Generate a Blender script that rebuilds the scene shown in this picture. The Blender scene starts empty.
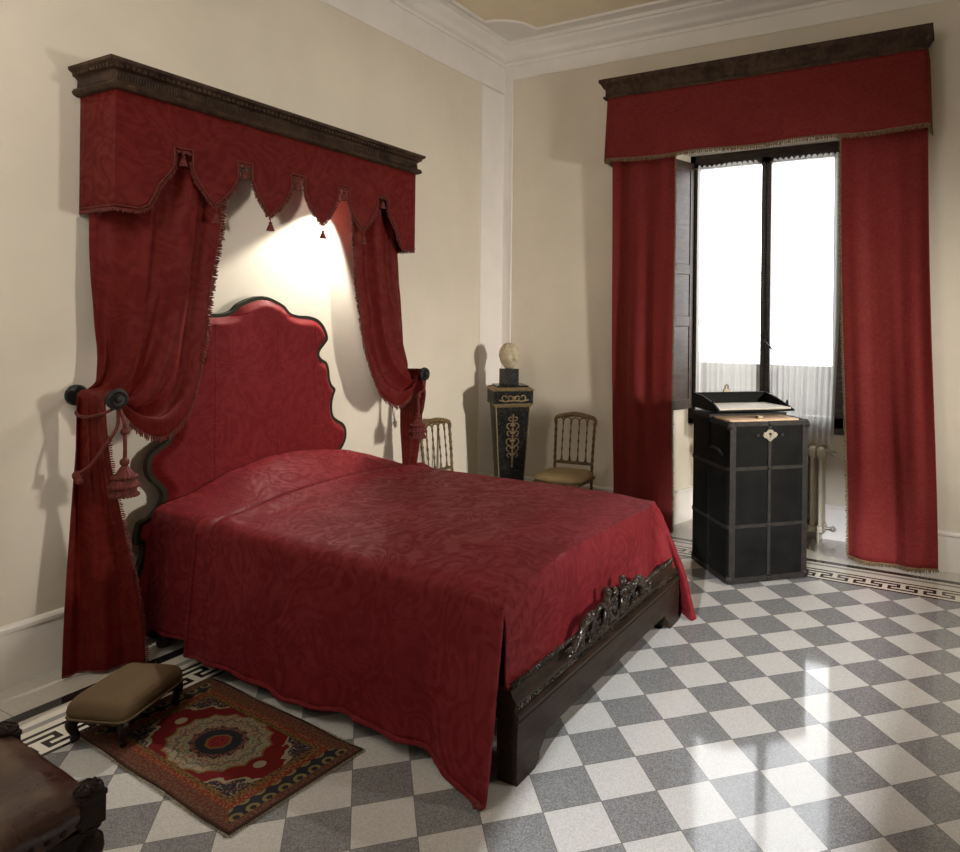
import bpy, bmesh, math, random
from mathutils import Vector, Matrix, noise
random.seed(7)
PI = math.pi
scene = bpy.context.scene
COL = scene.collection
sin, cos = math.sin, math.cos

# ------------------------------------------------------------------ materials
class E:
    """tiny expression layer over shader math nodes"""
    def __init__(s, nt, v): s.nt, s.v = nt, v
    def _m(s, op, *a, clamp=False):
        n = s.nt.nodes.new('ShaderNodeMath'); n.operation = op; n.use_clamp = clamp
        for i, x in enumerate((s,) + a):
            if isinstance(x, E): x = x.v
            if isinstance(x, (int, float)): n.inputs[i].default_value = x
            else: s.nt.links.new(x, n.inputs[i])
        return E(s.nt, n.outputs[0])
    def __add__(s, o): return s._m('ADD', o)
    __radd__ = __add__
    def __sub__(s, o): return s._m('SUBTRACT', o)
    def __rsub__(s, o): return (s * -1) + o
    def __mul__(s, o): return s._m('MULTIPLY', o)
    __rmul__ = __mul__
    def __truediv__(s, o): return s._m('DIVIDE', o)
    def __lt__(s, o): return s._m('LESS_THAN', o)
    def __gt__(s, o): return s._m('GREATER_THAN', o)
    def abs(s): return s._m('ABSOLUTE')
    def floor(s): return s._m('FLOOR')
    def frac(s): return s._m('FRACT')
    def mod(s, o): return s._m('FLOORED_MODULO', o)
    def sin(s): return s._m('SINE')
    def cos(s): return s._m('COSINE')
    def sqrt(s): return s._m('SQRT')
    def atan2(s, o): return s._m('ARCTAN2', o)
    def max(s, o): return s._m('MAXIMUM', o)
    def min(s, o): return s._m('MINIMUM', o)
    def sat(s): return s._m('ADD', 0.0, clamp=True)

class Mat:
    def __init__(s, name, base=(.5, .5, .5), rough=.5, metal=0., **kw):
        s.m = bpy.data.materials.new(name); s.m.use_nodes = True
        s.nt = s.m.node_tree; s.b = s.nt.nodes['Principled BSDF']
        s.b.inputs['Base Color'].default_value = (*base, 1)
        s.b.inputs['Roughness'].default_value = rough
        s.b.inputs['Metallic'].default_value = metal
        for k, v in kw.items(): s.b.inputs[k.replace('_', ' ')].default_value = v
    def node(s, t, **kw):
        n = s.nt.nodes.new(t)
        for k, v in kw.items():
            if k in n.inputs.keys(): n.inputs[k].default_value = v
            else: setattr(n, k, v)
        return n
    def link(s, a, b): s.nt.links.new(a.v if isinstance(a, E) else a, b)
    def coord(s, kind='Object'):
        n = s.nt.nodes.new('ShaderNodeTexCoord'); x = s.nt.nodes.new('ShaderNodeSeparateXYZ')
        s.link(n.outputs[kind], x.inputs[0])
        return n.outputs[kind], E(s.nt, x.outputs[0]), E(s.nt, x.outputs[1]), E(s.nt, x.outputs[2])
    def world(s):
        n = s.nt.nodes.new('ShaderNodeNewGeometry'); x = s.nt.nodes.new('ShaderNodeSeparateXYZ')
        s.link(n.outputs['Position'], x.inputs[0])
        return n.outputs['Position'], E(s.nt, x.outputs[0]), E(s.nt, x.outputs[1]), E(s.nt, x.outputs[2])
    def noise(s, vec, scale, detail=3, rough=.5, dist=0.):
        n = s.node('ShaderNodeTexNoise'); n.inputs['Scale'].default_value = scale
        n.inputs['Detail'].default_value = detail; n.inputs['Roughness'].default_value = rough
        n.inputs['Distortion'].default_value = dist
        s.link(vec, n.inputs['Vector']); return E(s.nt, n.outputs['Fac'])
    def scalev(s, vec, sc):
        n = s.node('ShaderNodeMapping'); n.inputs['Scale'].default_value = sc
        s.link(vec, n.inputs['Vector']); return n.outputs[0]
    def mix(s, fac, a, b):
        n = s.nt.nodes.new('ShaderNodeMix'); n.data_type = 'RGBA'
        if isinstance(fac, (int, float)): n.inputs[0].default_value = fac
        else: s.link(fac, n.inputs[0])
        for i, c in ((6, a), (7, b)):
            if isinstance(c, tuple): n.inputs[i].default_value = (*c, 1)
            else: s.link(c, n.inputs[i])
        return n.outputs[2]
    def ramp(s, fac, lo, hi):
        n = s.node('ShaderNodeMapRange'); s.link(fac, n.inputs[0])
        n.inputs[1].default_value = lo; n.inputs[2].default_value = hi; n.interpolation_type = 'SMOOTHSTEP'
        return E(s.nt, n.outputs[0])
    def color(s, c): s.link(c, s.b.inputs['Base Color'])
    def rough(s, c): s.link(c, s.b.inputs['Roughness'])
    def bump(s, h, strength=.3, dist=.01):
        n = s.node('ShaderNodeBump'); n.inputs['Strength'].default_value = strength
        n.inputs['Distance'].default_value = dist
        s.link(h, n.inputs['Height']); s.link(n.outputs[0], s.b.inputs['Normal'])

def damask(name, dark, light, scale=6., contrast=.6, rough=.55, sheen=.35, sheen_tint=None, gloss=.18, spec=.10):
    m = Mat(name, dark, rough)
    v, x, y, z = m.coord('Object')
    w = m.noise(v, scale * .5, 2, .5, 0)
    # flowing leaf-like contour pattern
    a = m.noise(v, scale, 1.5, .45, 1.6)
    fl = ((a * 8.).frac() - .5).abs() * 2
    pat = m.ramp(fl, .35, .6)
    b = m.noise(v, scale * 2.4, 2, .5, 2.2)
    leaf = m.ramp(b, .47, .55)
    pat = (pat * .55 + leaf * .45) * contrast
    thread = m.noise(m.scalev(v, (40, 40, 400)), 3., 2, .6)
    f = (pat + (thread - .5) * .35 + (w - .5) * .5).sat()
    m.color(m.mix(f, dark, light))
    m.rough((pat * (-gloss / max(contrast, .01))) + rough)
    m.b.inputs['Sheen Weight'].default_value = sheen
    m.b.inputs['Sheen Roughness'].default_value = .4
    m.b.inputs['Sheen Tint'].default_value = (*(sheen_tint or light), 1)
    m.b.inputs['Specular IOR Level'].default_value = spec
    m.bump(thread * .3 + pat * .4 + w * 2.0, .25, .01)
    return m.m

def wood(name, dark, light, rough=.35, sc=(3, 3, 30), carve=0., spec=.4):
    m = Mat(name, dark, rough)
    v, x, y, z = m.coord('Object')
    g = m.noise(m.scalev(v, sc), 2.2, 5, .6, 1.2)
    h = m.noise(v, 9., 3, .6)
    m.color(m.mix(m.ramp(g * .7 + h * .3, .35, .65), dark, light))
    m.rough(h * .3 + (rough - .12))
    bh = g * .5
    m.b.inputs['Specular IOR Level'].default_value = spec
    if carve:
        c = m.noise(v, carve, 2, .5)
        bh = bh + m.ramp(c, .45, .55) * 2
    m.bump(bh, .25 if not carve else .5, .006)
    return m.m

def plain(name, c, rough=.5, metal=0., nscale=14., namp=.12, bumpd=.0, **kw):
    m = Mat(name, c, rough, metal, **kw)
    v, *_ = m.coord('Object')
    n = m.noise(v, nscale, 4, .6)
    d = tuple(max(0, k * (1 - namp)) for k in c); l = tuple(min(1, k * (1 + namp)) for k in c)
    m.color(m.mix(m.ramp(n, .3, .7), d, l))
    if bumpd: m.bump(m.noise(v, nscale * 3, 3, .6), .4, bumpd)
    return m.m

M = {}
M['wall'] = plain('cream_plaster', (.72, .665, .565), .85, nscale=1.3, namp=.05, bumpd=.002)
M['white'] = plain('white_paint', (.84, .81, .775), .55, nscale=3, namp=.03)
M['ceil'] = plain('ceiling_paint', (.80, .77, .73), .8, nscale=2, namp=.03)
M['ceilpanel'] = plain('ceiling_panel_paint', (.80, .70, .52), .8, nscale=2, namp=.04)
M['coverlet'] = damask('crimson_damask_coverlet', (.122, .0085, .0115), (.24, .025, .034), 3.6, .38, .72, .0, (.9, .35, .4), .26, .13)
M['curtain'] = damask('red_silk_curtain', (.092, .0062, .0055), (.168, .018, .0125), 3.4, .35, .65, .04, (.8, .2, .15))
M['wcurtain'] = damask('red_window_curtain', (.14, .016, .015), (.215, .034, .030), 11., .3, .75, .04, (.8, .2, .15))
M['headcloth'] = damask('crimson_headboard_fabric', (.15, .010, .012), (.235, .026, .028), 4., .3, .65, .06, (.9, .3, .3))
M['trim'] = plain('dark_red_fringe', (.105, .014, .010), .8, nscale=60, namp=.35)
M['goldtrim'] = plain('gold_brown_fringe', (.15, .095, .045), .8, nscale=60, namp=.35)
M['pelmet'] = wood('dark_carved_walnut', (.026, .014, .009), (.07, .042, .026), .55, (6, 6, 6), spec=.15)
M['bedwood'] = wood('dark_polished_walnut', (.010, .006, .004), (.030, .018, .011), .36, (30, 3, 30), spec=.22)
M['carved'] = wood('carved_black_walnut', (.010, .007, .0045), (.030, .021, .013), .2, (9, 9, 9), 30.)
M['rim'] = plain('dark_green_painted_rim', (.026, .024, .014), .7, Specular_IOR_Level=.2)
M['iron'] = plain('black_turned_wood', (.012, .010, .009), .45, Specular_IOR_Level=.3)
M['frame'] = wood('dark_brown_window_wood', (.022, .016, .012), (.06, .045, .034), .4, (3, 3, 20))
M['shutter'] = wood('brown_shutter_wood', (.030, .018, .012), (.065, .042, .030), .35, (3, 3, 14))
M['trunk'] = plain('black_trunk_canvas', (.004, .0042, .0042), .65, nscale=8, namp=.5, bumpd=.002, Specular_IOR_Level=.12)
M['strap'] = plain('worn_dark_fibre_edging', (.0125, .0102, .009), .6, nscale=25, namp=.5, bumpd=.002, Specular_IOR_Level=.3)
M['brass'] = plain('aged_brass', (.20, .16, .10), .45, .5, nscale=30, namp=.3)
M['lock'] = plain('nickel_lock_plate', (.26, .235, .18), .5, .2, nscale=30, namp=.2)
M['lining'] = plain('white_lining_cloth', (.56, .52, .46), .8, nscale=30, namp=.08)
M['peach'] = plain('tan_lining_board', (.62, .42, .27), .7, nscale=12, namp=.1)
M['gilt'] = plain('dull_gilt_wood', (.17, .11, .045), .5, .25, nscale=40, namp=.45)
M['giltdark'] = plain('worn_gilt_wood', (.12, .078, .033), .5, .2, nscale=40, namp=.5)
M['seat'] = plain('ochre_satin', (.29, .205, .095), .5, nscale=8, namp=.12)
M['ormolu'] = plain('gilt_bronze', (.27, .20, .10), .45, .5, nscale=60, namp=.35)
m = Mat('black_marble', (.02, .02, .02), .25, Specular_IOR_Level=.25)
v, *_ = m.coord(); a = m.noise(v, 7., 5, .65, 2.5)
m.color(m.mix(m.ramp((a - .5).abs(), .012, .0), (.007, .0075, .0075), (.09, .09, .08))); M['marble'] = m.m
M['stone'] = plain('cream_carved_stone', (.50, .42, .30), .75, nscale=25, namp=.18, bumpd=.002)
m = Mat('mouse_brown_velvet', (.12, .085, .05), .85)
v, *_ = m.coord(); a = m.noise(v, 6., 3, .6)
m.color(m.mix(a, (.085, .056, .031), (.145, .10, .058))); m.b.inputs['Sheen Weight'].default_value = .0; m.b.inputs['Specular IOR Level'].default_value = .08
m.bump(m.noise(v, 200., 2), .3, .002); M['velvet'] = m.m
m = Mat('cracked_brown_leather', (.05, .02, .012), .28)
v, *_ = m.coord(); a = m.noise(v, 5., 4, .65, .5); b = m.noise(v, 40., 3, .6)
m.color(m.mix(m.ramp(a, .4, .62), (.035, .012, .008), (.095, .06, .035))); m.rough(a * .4 + .12)
m.bump(b, .3, .003); M['leather'] = m.m
M['oldwood'] = wood('blackened_oak', (.008, .005, .0035), (.023, .013, .009), .38, (12, 12, 12), spec=.15)
M['radiator'] = plain('cream_radiator_enamel', (.66, .60, .47), .4, nscale=5, namp=.05)
M['steel'] = plain('dull_steel', (.35, .33, .3), .35, .8)
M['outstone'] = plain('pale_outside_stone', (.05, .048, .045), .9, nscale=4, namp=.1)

# sheer cloth
m = Mat('white_sheer_voile'); nt = m.nt; nt.nodes.remove(m.b)
out = nt.nodes['Material Output']
tr = nt.nodes.new('ShaderNodeBsdfTransparent'); tl = nt.nodes.new('ShaderNodeBsdfTranslucent'); df = nt.nodes.new('ShaderNodeBsdfDiffuse')
tl.inputs[0].default_value = (.92, .90, .84, 1); df.inputs[0].default_value = (.82, .78, .70, 1)
m1 = nt.nodes.new('ShaderNodeMixShader'); m2 = nt.nodes.new('ShaderNodeMixShader')
m1.inputs[0].default_value = .35; nt.links.new(tl.outputs[0], m1.inputs[1]); nt.links.new(df.outputs[0], m1.inputs[2])
m2.inputs[0].default_value = .36; nt.links.new(tr.outputs[0], m2.inputs[1]); nt.links.new(m1.outputs[0], m2.inputs[2])
nt.links.new(m2.outputs[0], out.inputs[0]); M['sheer'] = m.m
# glass
m = Mat('window_glass'); nt = m.nt; nt.nodes.remove(m.b); out = nt.nodes['Material Output']
tr = nt.nodes.new('ShaderNodeBsdfTransparent'); gl = nt.nodes.new('ShaderNodeBsdfGlossy'); gl.inputs['Roughness'].default_value = .02
mx = nt.nodes.new('ShaderNodeMixShader'); mx.inputs[0].default_value = .06
nt.links.new(tr.outputs[0], mx.inputs[1]); nt.links.new(gl.outputs[0], mx.inputs[2]); nt.links.new(mx.outputs[0], out.inputs[0]); M['glass'] = m.m

# floor: diagonal checker inside a striped border
m = Mat('terrazzo_checker', (.5, .5, .5), .1)
v, x, y, z = m.world()
k = 1 / (.2 * math.sqrt(2))
A = (x - 3.292) * k - (y + 1.58) * k
B = (x - 3.292) * -k - (y + 1.58) * k
chk = (A.floor() + B.floor()).mod(2.)           # 0 dark, 1 light
edge = ((A.frac() - .5).abs()).max((B.frac() - .5).abs())
grout = edge > .4925
vo = m.node('ShaderNodeTexVoronoi'); vo.inputs['Scale'].default_value = 260.; m.link(v, vo.inputs['Vector'])
sep = m.node('ShaderNodeSeparateColor'); m.link(vo.outputs['Color'], sep.inputs[0]); sp = E(m.nt, sep.outputs[0])
big = m.noise(v, 3., 3)
cl = m.mix(m.ramp(sp, .0, 1.), (.45, .445, .43), (.55, .545, .53))
cd = m.mix(m.ramp(sp, .1, .95), (.15, .152, .155), (.255, .26, .265))
tile = m.mix(chk, cd, cl)
tile = m.mix(grout, tile, (.16, .15, .14))
plainl = m.mix(sp, (.48, .46, .41), (.60, .57, .52))
jx = ((y + .03) / .38).frac(); gj = (((jx - .5).abs() > .4955)._m('MULTIPLY', x < .3)).max((((x / .38).frac() - .5).abs() > .4955) * (y > -.19))
plainl = m.mix(gj, plainl, (.25, .23, .2))
def stripes(d, s):   # d = distance from wall, s = stops -> colour
    blk = ((d > s[0]) * (d < s[1])).max((d > s[4]) * (d < s[4] + s[5])).max((d > s[6] - s[5]) * (d < s[6]))
    gry = (d > s[2]) * (d < s[3])
    return blk, gry
dl = x; dw = y * -1
bl, gl_ = stripes(dl, (.300, .368, .440, .474, .512, .020, .700))
bw, gw = stripes(dw, (.192, .246, .275, .308, .378, .020, .578))
inL = dl < .700; inW = dw < .578
inb = inL.max(inW)
# choose which border applies near the corner
useW = (dw - .578) < (dl - .700)
blk = bw * useW + bl * (1 - useW)
gry = gw * useW + gl_ * (1 - useW)
far = ((dw < .192) * useW).max((dl < .300) * (1 - useW))
bord = m.mix(blk, m.mix(gry, (.60, .57, .50), (.26, .25, .245)), (.022, .02, .02))
bord = m.mix(far, bord, plainl)
m.color(m.mix(inb, tile, bord))
m.rough(big * .06 + .05)
m.b.inputs['Specular IOR Level'].default_value = .42
m.bump(m.noise(v, 1.6, 1), .02, .02)
M['floor'] = m.m
M['inlay'] = plain('black_marble_inlay', (.022, .02, .02), .12)

# rug
m = Mat('woven_rug', (.2, .03, .02), .95)
v, x, y, z = m.coord()          # rug local: x in +-.49, y in +-.26
ax, ay = x.abs(), y.abs()
n1 = m.noise(v, 105., 2, .5); n2 = m.noise(v, 28., 2, .5)
RED, NAVY, CREAM, GOLD, BROWN, ROSE = (.095, .010, .009), (.018, .019, .024), (.21, .175, .115), (.125, .075, .024), (.050, .024, .014), (.15, .055, .038)
dx = ax * -1 + .49; dy = ay * -1 + .262
d = dx * .62; d = d.min(dy)     # end borders are wider than the sides
c = m.mix(m.ramp(n1, .45, .55), RED, (.10, .006, .008))
# corner spandrels
sp1 = (ax * .78 + ay) - .318 + ((ax * 95.).sin() * .010) + (n2 - .5) * .05
spand = m.mix(m.ramp(n1, .53, .6), NAVY, m.mix(m.ramp(n2, .45, .55), CREAM, ROSE))
c = m.mix(sp1 > -.018, c, CREAM); c = m.mix(sp1 > 0., c, spand)
# medallion
r = ((x * x) * .62 + y * y).sqrt(); th = y._m('ARCTAN2', x * .8)
lob = (th * 8.).cos().abs() * .014
rm = r + lob
cr = m.mix(m.ramp(n1, .50, .56), CREAM, m.mix(m.ramp(n2, .45, .55), (.10, .11, .08), ROSE))
c = m.mix(rm < .178, c, GOLD); c = m.mix(rm < .170, c, cr); c = m.mix(((rm - .14).abs()) < .004, c, (.09, .08, .06))
c = m.mix((r + (th * 6.).cos().abs() * .01) < .098, c, NAVY)
c = m.mix((((r - .082).abs()) < .008) * (n1 > .48), c, ROSE)
c = m.mix(((ax + ay * 1.1) * .74).max(ax.max(ay * 1.1)) < .050, c, GOLD); c = m.mix(((ax + ay * 1.1) * .74).max(ax.max(ay * 1.1)) < .040, c, m.mix(m.ramp(n1, .5, .6), (.17, .02, .02), RED))
pend = ((((ax - .255) * (ax - .255)) + y * y).sqrt()) < .022
c = m.mix(pend, c, CREAM)
# borders
def band(lo, hi): return (d > lo) * (d < hi)
s = (x * 1.0 + y * 1.0)
zig = m.ramp(((s * 46.).frac() - .5).abs(), .2, .3)
c = m.mix(d < .098, c, m.mix(m.ramp(n1, .42, .54), BROWN, GOLD))
c = m.mix(d < .080, c, m.mix(m.ramp(n1, .5, .58), (.12, .022, .014), (.19, .08, .035)))
ros = (((x * 17.).frac() - .5) * ((x * 17.).frac() - .5) + ((y * 17.).frac() - .5) * ((y * 17.).frac() - .5)).sqrt()
flo = m.mix(((ros - .28).abs()) < .10, NAVY, m.mix(n2, GOLD, (.17, .16, .07)))
c = m.mix(band(.024, .062), c, m.mix((dx * .62) < dy, m.mix(m.ramp(n1, .44, .56), (.085, .022, .016), (.10, .055, .030)), flo))
c = m.mix(d < .024, c, m.mix(m.ramp(n1, .42, .6), (.075, .022, .016), (.10, .062, .040)))
c = m.mix(d < .006, c, (.05, .025, .02))
m.color(c); m.b.inputs['Specular IOR Level'].default_value = .1
m.bump(n1, .5, .004)
M['rug'] = m.m
M['rugend'] = plain('rug_fringe_wool', (.24, .20, .14), .9, nscale=80, namp=.3)

# ------------------------------------------------------------------ mesh helpers
class MB:
    def __init__(s): s.v, s.f = [], []
    def add(s, verts, faces):
        o = len(s.v); s.v += [tuple(p) for p in verts]; s.f += [tuple(i + o for i in f) for f in faces]; return s
    def box(s, a, b, rz=0., c=None):
        (x0, y0, z0), (x1, y1, z1) = a, b
        vs = [Vector(p) for p in ((x0, y0, z0), (x1, y0, z0), (x1, y1, z0), (x0, y1, z0), (x0, y0, z1), (x1, y0, z1), (x1, y1, z1), (x0, y1, z1))]
        if rz:
            c = Vector(c or ((x0 + x1) / 2, (y0 + y1) / 2, 0)); R = Matrix.Rotation(rz, 3, 'Z')
            vs = [R @ (p - c) + c for p in vs]
        return s.add(vs, [(0, 3, 2, 1), (4, 5, 6, 7), (0, 1, 5, 4), (1, 2, 6, 5), (2, 3, 7, 6), (3, 0, 4, 7)])
    def prism(s, poly, z0, z1, axis='z'):
        n = len(poly)
        def P(p, t):
            if axis == 'z': return (p[0], p[1], t)
            if axis == 'x': return (t, p[0], p[1])
            return (p[0], t, p[1])
        vs = [P(p, z0) for p in poly] + [P(p, z1) for p in poly]
        return s.add(vs, [tuple(range(n))[::-1], tuple(range(n, 2 * n))] + [(i, (i + 1) % n, n + (i + 1) % n, n + i) for i in range(n)])
    def grid(s, nu, nv, fn, closed_u=False):
        vs = [fn(i / (nu if closed_u else nu - 1), j / (nv - 1)) for i in range(nu) for j in range(nv)]
        fs = []
        for i in range(nu if closed_u else nu - 1):
            for j in range(nv - 1):
                a = i * nv + j; b = ((i + 1) % nu) * nv + j
                fs.append((a, b, b + 1, a + 1))
        return s.add(vs, fs)
    def tube(s, pts, r, n=8, caps=True, flat=None):
        pts = [Vector(p) for p in pts]; N = len(pts)
        rs = r if isinstance(r, (list, tuple)) else [r] * N
        up = Vector((0, 0, 1)); vs = []
        t0 = (pts[1] - pts[0]).normalized()
        ref = up if abs(t0.z) < .9 else Vector((1, 0, 0))
        nrm = (ref - t0 * ref.dot(t0)).normalized()
        for i, p in enumerate(pts):
            t = (pts[min(i + 1, N - 1)] - pts[max(i - 1, 0)]).normalized()
            nrm = (nrm - t * nrm.dot(t))
            nrm = nrm.normalized() if nrm.length > 1e-6 else t.orthogonal().normalized()
            bi = t.cross(nrm)
            for k in range(n):
                a = 2 * PI * k / n
                q = nrm * cos(a) * rs[i] + bi * sin(a) * rs[i]
                vs.append(p + q)
        fs = [(i * n + k, i * n + (k + 1) % n, (i + 1) * n + (k + 1) % n, (i + 1) * n + k) for i in range(N - 1) for k in range(n)]
        if caps: fs += [tuple(range(n))[::-1], tuple((N - 1) * n + k for k in range(n))]
        return s.add(vs, fs)
    def lathe(s, prof, o=(0, 0, 0), axis='z', n=20, ridges=0, ra=0.):
        vs = []; o = Vector(o)
        for r, h in prof:
            for k in range(n):
                a = 2 * PI * k / n; rr = max(r, 1e-4)
                if ridges: rr *= 1 + ra * cos(ridges * a)
                p = {'z': (rr * cos(a), rr * sin(a), h), 'x': (h, rr * cos(a), rr * sin(a)), 'y': (rr * sin(a), h, rr * cos(a))}[axis]
                vs.append(o + Vector(p))
        N = len(prof)
        fs = [(i * n + k, i * n + (k + 1) % n, (i + 1) * n + (k + 1) % n, (i + 1) * n + k) for i in range(N - 1) for k in range(n)]
        fs += [tuple(range(n))[::-1], tuple((N - 1) * n + k for k in range(n))]
        return s.add(vs, fs)
    def ball(s, c, r, n=10, sc=(1, 1, 1)):
        c = Vector(c); prof = [(r * sin(PI * i / (n // 2 + 2)), -r * cos(PI * i / (n // 2 + 2))) for i in range(n // 2 + 3)]
        vs = []; N = len(prof)
        for rr, h in prof:
            for k in range(n):
                a = 2 * PI * k / n; vs.append(c + Vector((max(rr, 1e-4) * cos(a) * sc[0], max(rr, 1e-4) * sin(a) * sc[1], h * sc[2])))
        fs = [(i * n + k, i * n + (k + 1) % n, (i + 1) * n + (k + 1) % n, (i + 1) * n + k) for i in range(N - 1) for k in range(n)]
        fs += [tuple(range(n))[::-1], tuple((N - 1) * n + k for k in range(n))]
        return s.add(vs, fs)
    def sweep(s, path, prof):
        """path: list of (x,y) corners in plan; prof: list of (out, z) with out measured to the left normal; mitred"""
        P = [Vector((p[0], p[1])) for p in path]; n = len(P); m_ = len(prof); vs = []
        for i, p in enumerate(P):
            dirs = []
            if i > 0: dirs.append((P[i] - P[i - 1]).normalized())
            if i < n - 1: dirs.append((P[i + 1] - P[i]).normalized())
            ns = [Vector((-d.y, d.x)) for d in dirs]
            if len(ns) == 2:
                b = (ns[0] + ns[1]).normalized(); sc = 1 / max(.2, b.dot(ns[0]))
            else: b = ns[0]; sc = 1
            for o, z in prof: vs.append((p.x + b.x * o * sc, p.y + b.y * o * sc, z))
        fs = []
        for i in range(n - 1):
            for k in range(m_):
                fs.append((i * m_ + k, i * m_ + (k + 1) % m_, (i + 1) * m_ + (k + 1) % m_, (i + 1) * m_ + k))
        fs += [tuple(range(m_))[::-1], tuple((n - 1) * m_ + k for k in range(m_))]
        return s.add(vs, fs)
    def xf(s, fn): s.v = [tuple(fn(Vector(p))) for p in s.v]; return s
    def build(s, name, mat, parent=None, smooth=True, bevel=0., sub=0, solid=0., merge=0., angle=35):
        me = bpy.data.meshes.new(name); me.from_pydata(s.v, [], s.f); me.update()
        bm = bmesh.new(); bm.from_mesh(me)
        if merge: bmesh.ops.remove_doubles(bm, verts=bm.verts, dist=merge)
        bmesh.ops.recalc_face_normals(bm, faces=bm.faces)
        bm.to_mesh(me); bm.free()
        me.materials.append(mat)
        o = bpy.data.objects.new(name, me); COL.objects.link(o)
        if parent is not None: o.parent = parent
        if solid:
            d = o.modifiers.new('thickness', 'SOLIDIFY'); d.thickness = solid; d.offset = 0
        if bevel:
            d = o.modifiers.new('bevel', 'BEVEL'); d.width = bevel; d.segments = 3; d.limit_method = 'ANGLE'; d.angle_limit = math.radians(40)
        if sub:
            d = o.modifiers.new('subdiv', 'SUBSURF'); d.levels = d.render_levels = sub
        if smooth:
            for p in me.polygons: p.use_smooth = True
            if not sub:
                try: me.set_sharp_from_angle(angle=math.radians(angle))
                except Exception: pass
        return o

def tag(o, label=None, cat=None, group=None, kind=None):
    if label: o['label'] = label
    if cat: o['category'] = cat
    if group: o['group'] = group
    if kind: o['kind'] = kind
    return o
def thing(name, label, cat, loc=(0, 0, 0), rz=0., group=None):
    o = bpy.data.objects.new(name, None); COL.objects.link(o)
    o.empty_display_size = .1; o.location = loc; o.rotation_euler = (0, 0, rz)
    return tag(o, label, cat, group)
def struct(o): o['kind'] = 'structure'; return o
def catmull(pts, n):
    pts = [Vector(p) for p in pts]; P = [pts[0] * 2 - pts[1]] + pts + [pts[-1] * 2 - pts[-2]]
    out = []; m_ = len(pts) - 1
    for i in range(n):
        t = i / (n - 1) * m_; k = min(int(t), m_ - 1); u = t - k
        a, b, c, d = P[k:k + 4]
        out.append(.5 * ((2 * b) + (c - a) * u + (2 * a - 5 * b + 4 * c - d) * u * u + (3 * b - a - 3 * c + d) * u ** 3))
    return out
def even(pts, n):
    L = [0]
    for a, b in zip(pts, pts[1:]): L.append(L[-1] + (b - a).length)
    out = []; k = 0
    for i in range(n):
        t = L[-1] * i / (n - 1)
        while k < len(L) - 2 and L[k + 1] < t: k += 1
        u = (t - L[k]) / max(1e-9, L[k + 1] - L[k]); out.append(pts[k].lerp(pts[k + 1], min(1, max(0, u))))
    return out
def fringe(mb, pts, direction, length, step=.007, r=.0028, jit=.25):
    """short bullion threads hanging along a path"""
    pts = [Vector(p) for p in pts]
    L = sum((b - a).length for a, b in zip(pts, pts[1:])); n = max(2, int(L / step))
    q = even(pts, n)
    for i, p in enumerate(q):
        d = direction(p, i / n) if callable(direction) else Vector(direction)
        d = d.normalized(); l = length * (1 + random.uniform(-jit, jit))
        side = Vector((random.uniform(-.3, .3), random.uniform(-.3, .3), random.uniform(-.2, .2)))
        e = p + (d + side * .6).normalized() * l
        mb.tube([p, p.lerp(e, .55) + side * l * .15, e], [r * .8, r * 1.15, r * .7], 4)
    return mb
def lerp(a, b, t): return a + (b - a) * t
def sst(a, b, t):
    t = max(0, min(1, (t - a) / (b - a))); return t * t * (3 - 2 * t)
def interp(tab, x):
    if x <= tab[0][0]: return tab[0][1]
    for (a, b), (c, d) in zip(tab, tab[1:]):
        if x <= c: return b + (d - b) * (x - a) / (c - a + 1e-9)
    return tab[-1][1]
def tassel(mb, p, h=.06, r=.016, cord=.03):
    x, y, z = p
    mb.tube([(x, y, z), (x, y, z - cord)], .0025, 5)
    z -= cord
    mb.lathe([(.002, 0), (r * .45, -.004), (r * .5, -h * .16), (r * .32, -h * .24), (r * .5, -h * .34), (r * .75, -h * .6), (r, -h), (r * .6, -h * 1.0)], (x, y, z), n=24, ridges=8, ra=.07)
    return mb

# ------------------------------------------------------------------ the room
H = 4.06
struct(MB().box((-.4, -9.3, -.12), (6.5, .75, 0)).build('floor', M['floor'], smooth=False))
fl = bpy.data.objects['floor']
# meander inlay, flush with the slabs
def meander(name, origin, along, inward, length, cell, period, h=.0006):
    mb = MB(); O = Vector(origin); A_ = Vector(along); I = Vector(inward)
    w = cell
    def rect(a0, a1, r0, r1):
        p = [O + A_ * a0 + I * (r0 * cell), O + A_ * a1 + I * (r0 * cell), O + A_ * a1 + I * (r1 * cell), O + A_ * a0 + I * (r1 * cell)]
        mb.add([(q.x, q.y, h) for q in p] + [(q.x, q.y, -.001) for q in p], [(0, 1, 2, 3), (7, 6, 5, 4), (0, 4, 5, 1), (1, 5, 6, 2), (2, 6, 7, 3), (3, 7, 4, 0)])
    n = int(length / period)
    s = period / .2
    for i in range(n):
        b = i * period
        rect(b, b + .17 * s, 2, 3)                    # upper bar
        rect(b, b + .02 * s, 3, 4); rect(b + .15 * s, b + .17 * s, 3, 4)
        rect(b, b + .07 * s, 4, 5); rect(b + .10 * s, b + .17 * s, 4, 5)
        rect(b + .05 * s, b + .07 * s, 5, 6); rect(b + .10 * s, b + .12 * s, 5, 6)
        rect(b + .10 * s, b + .27 * s, 6, 7)
    return mb
c1 = .2 / 9
struct(meander('k', (.75, -.378, 0), (1, 0, 0), (0, -1, 0), 5.6, c1, .2).build('inlay', M['inlay'], fl, smooth=False))
c2 = .188 / 9
struct(meander('k', (.512, -.80, 0), (0, -1, 0), (1, 0, 0), 6.3, c2, .2).build('inlay', M['inlay'], fl, smooth=False))

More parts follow.
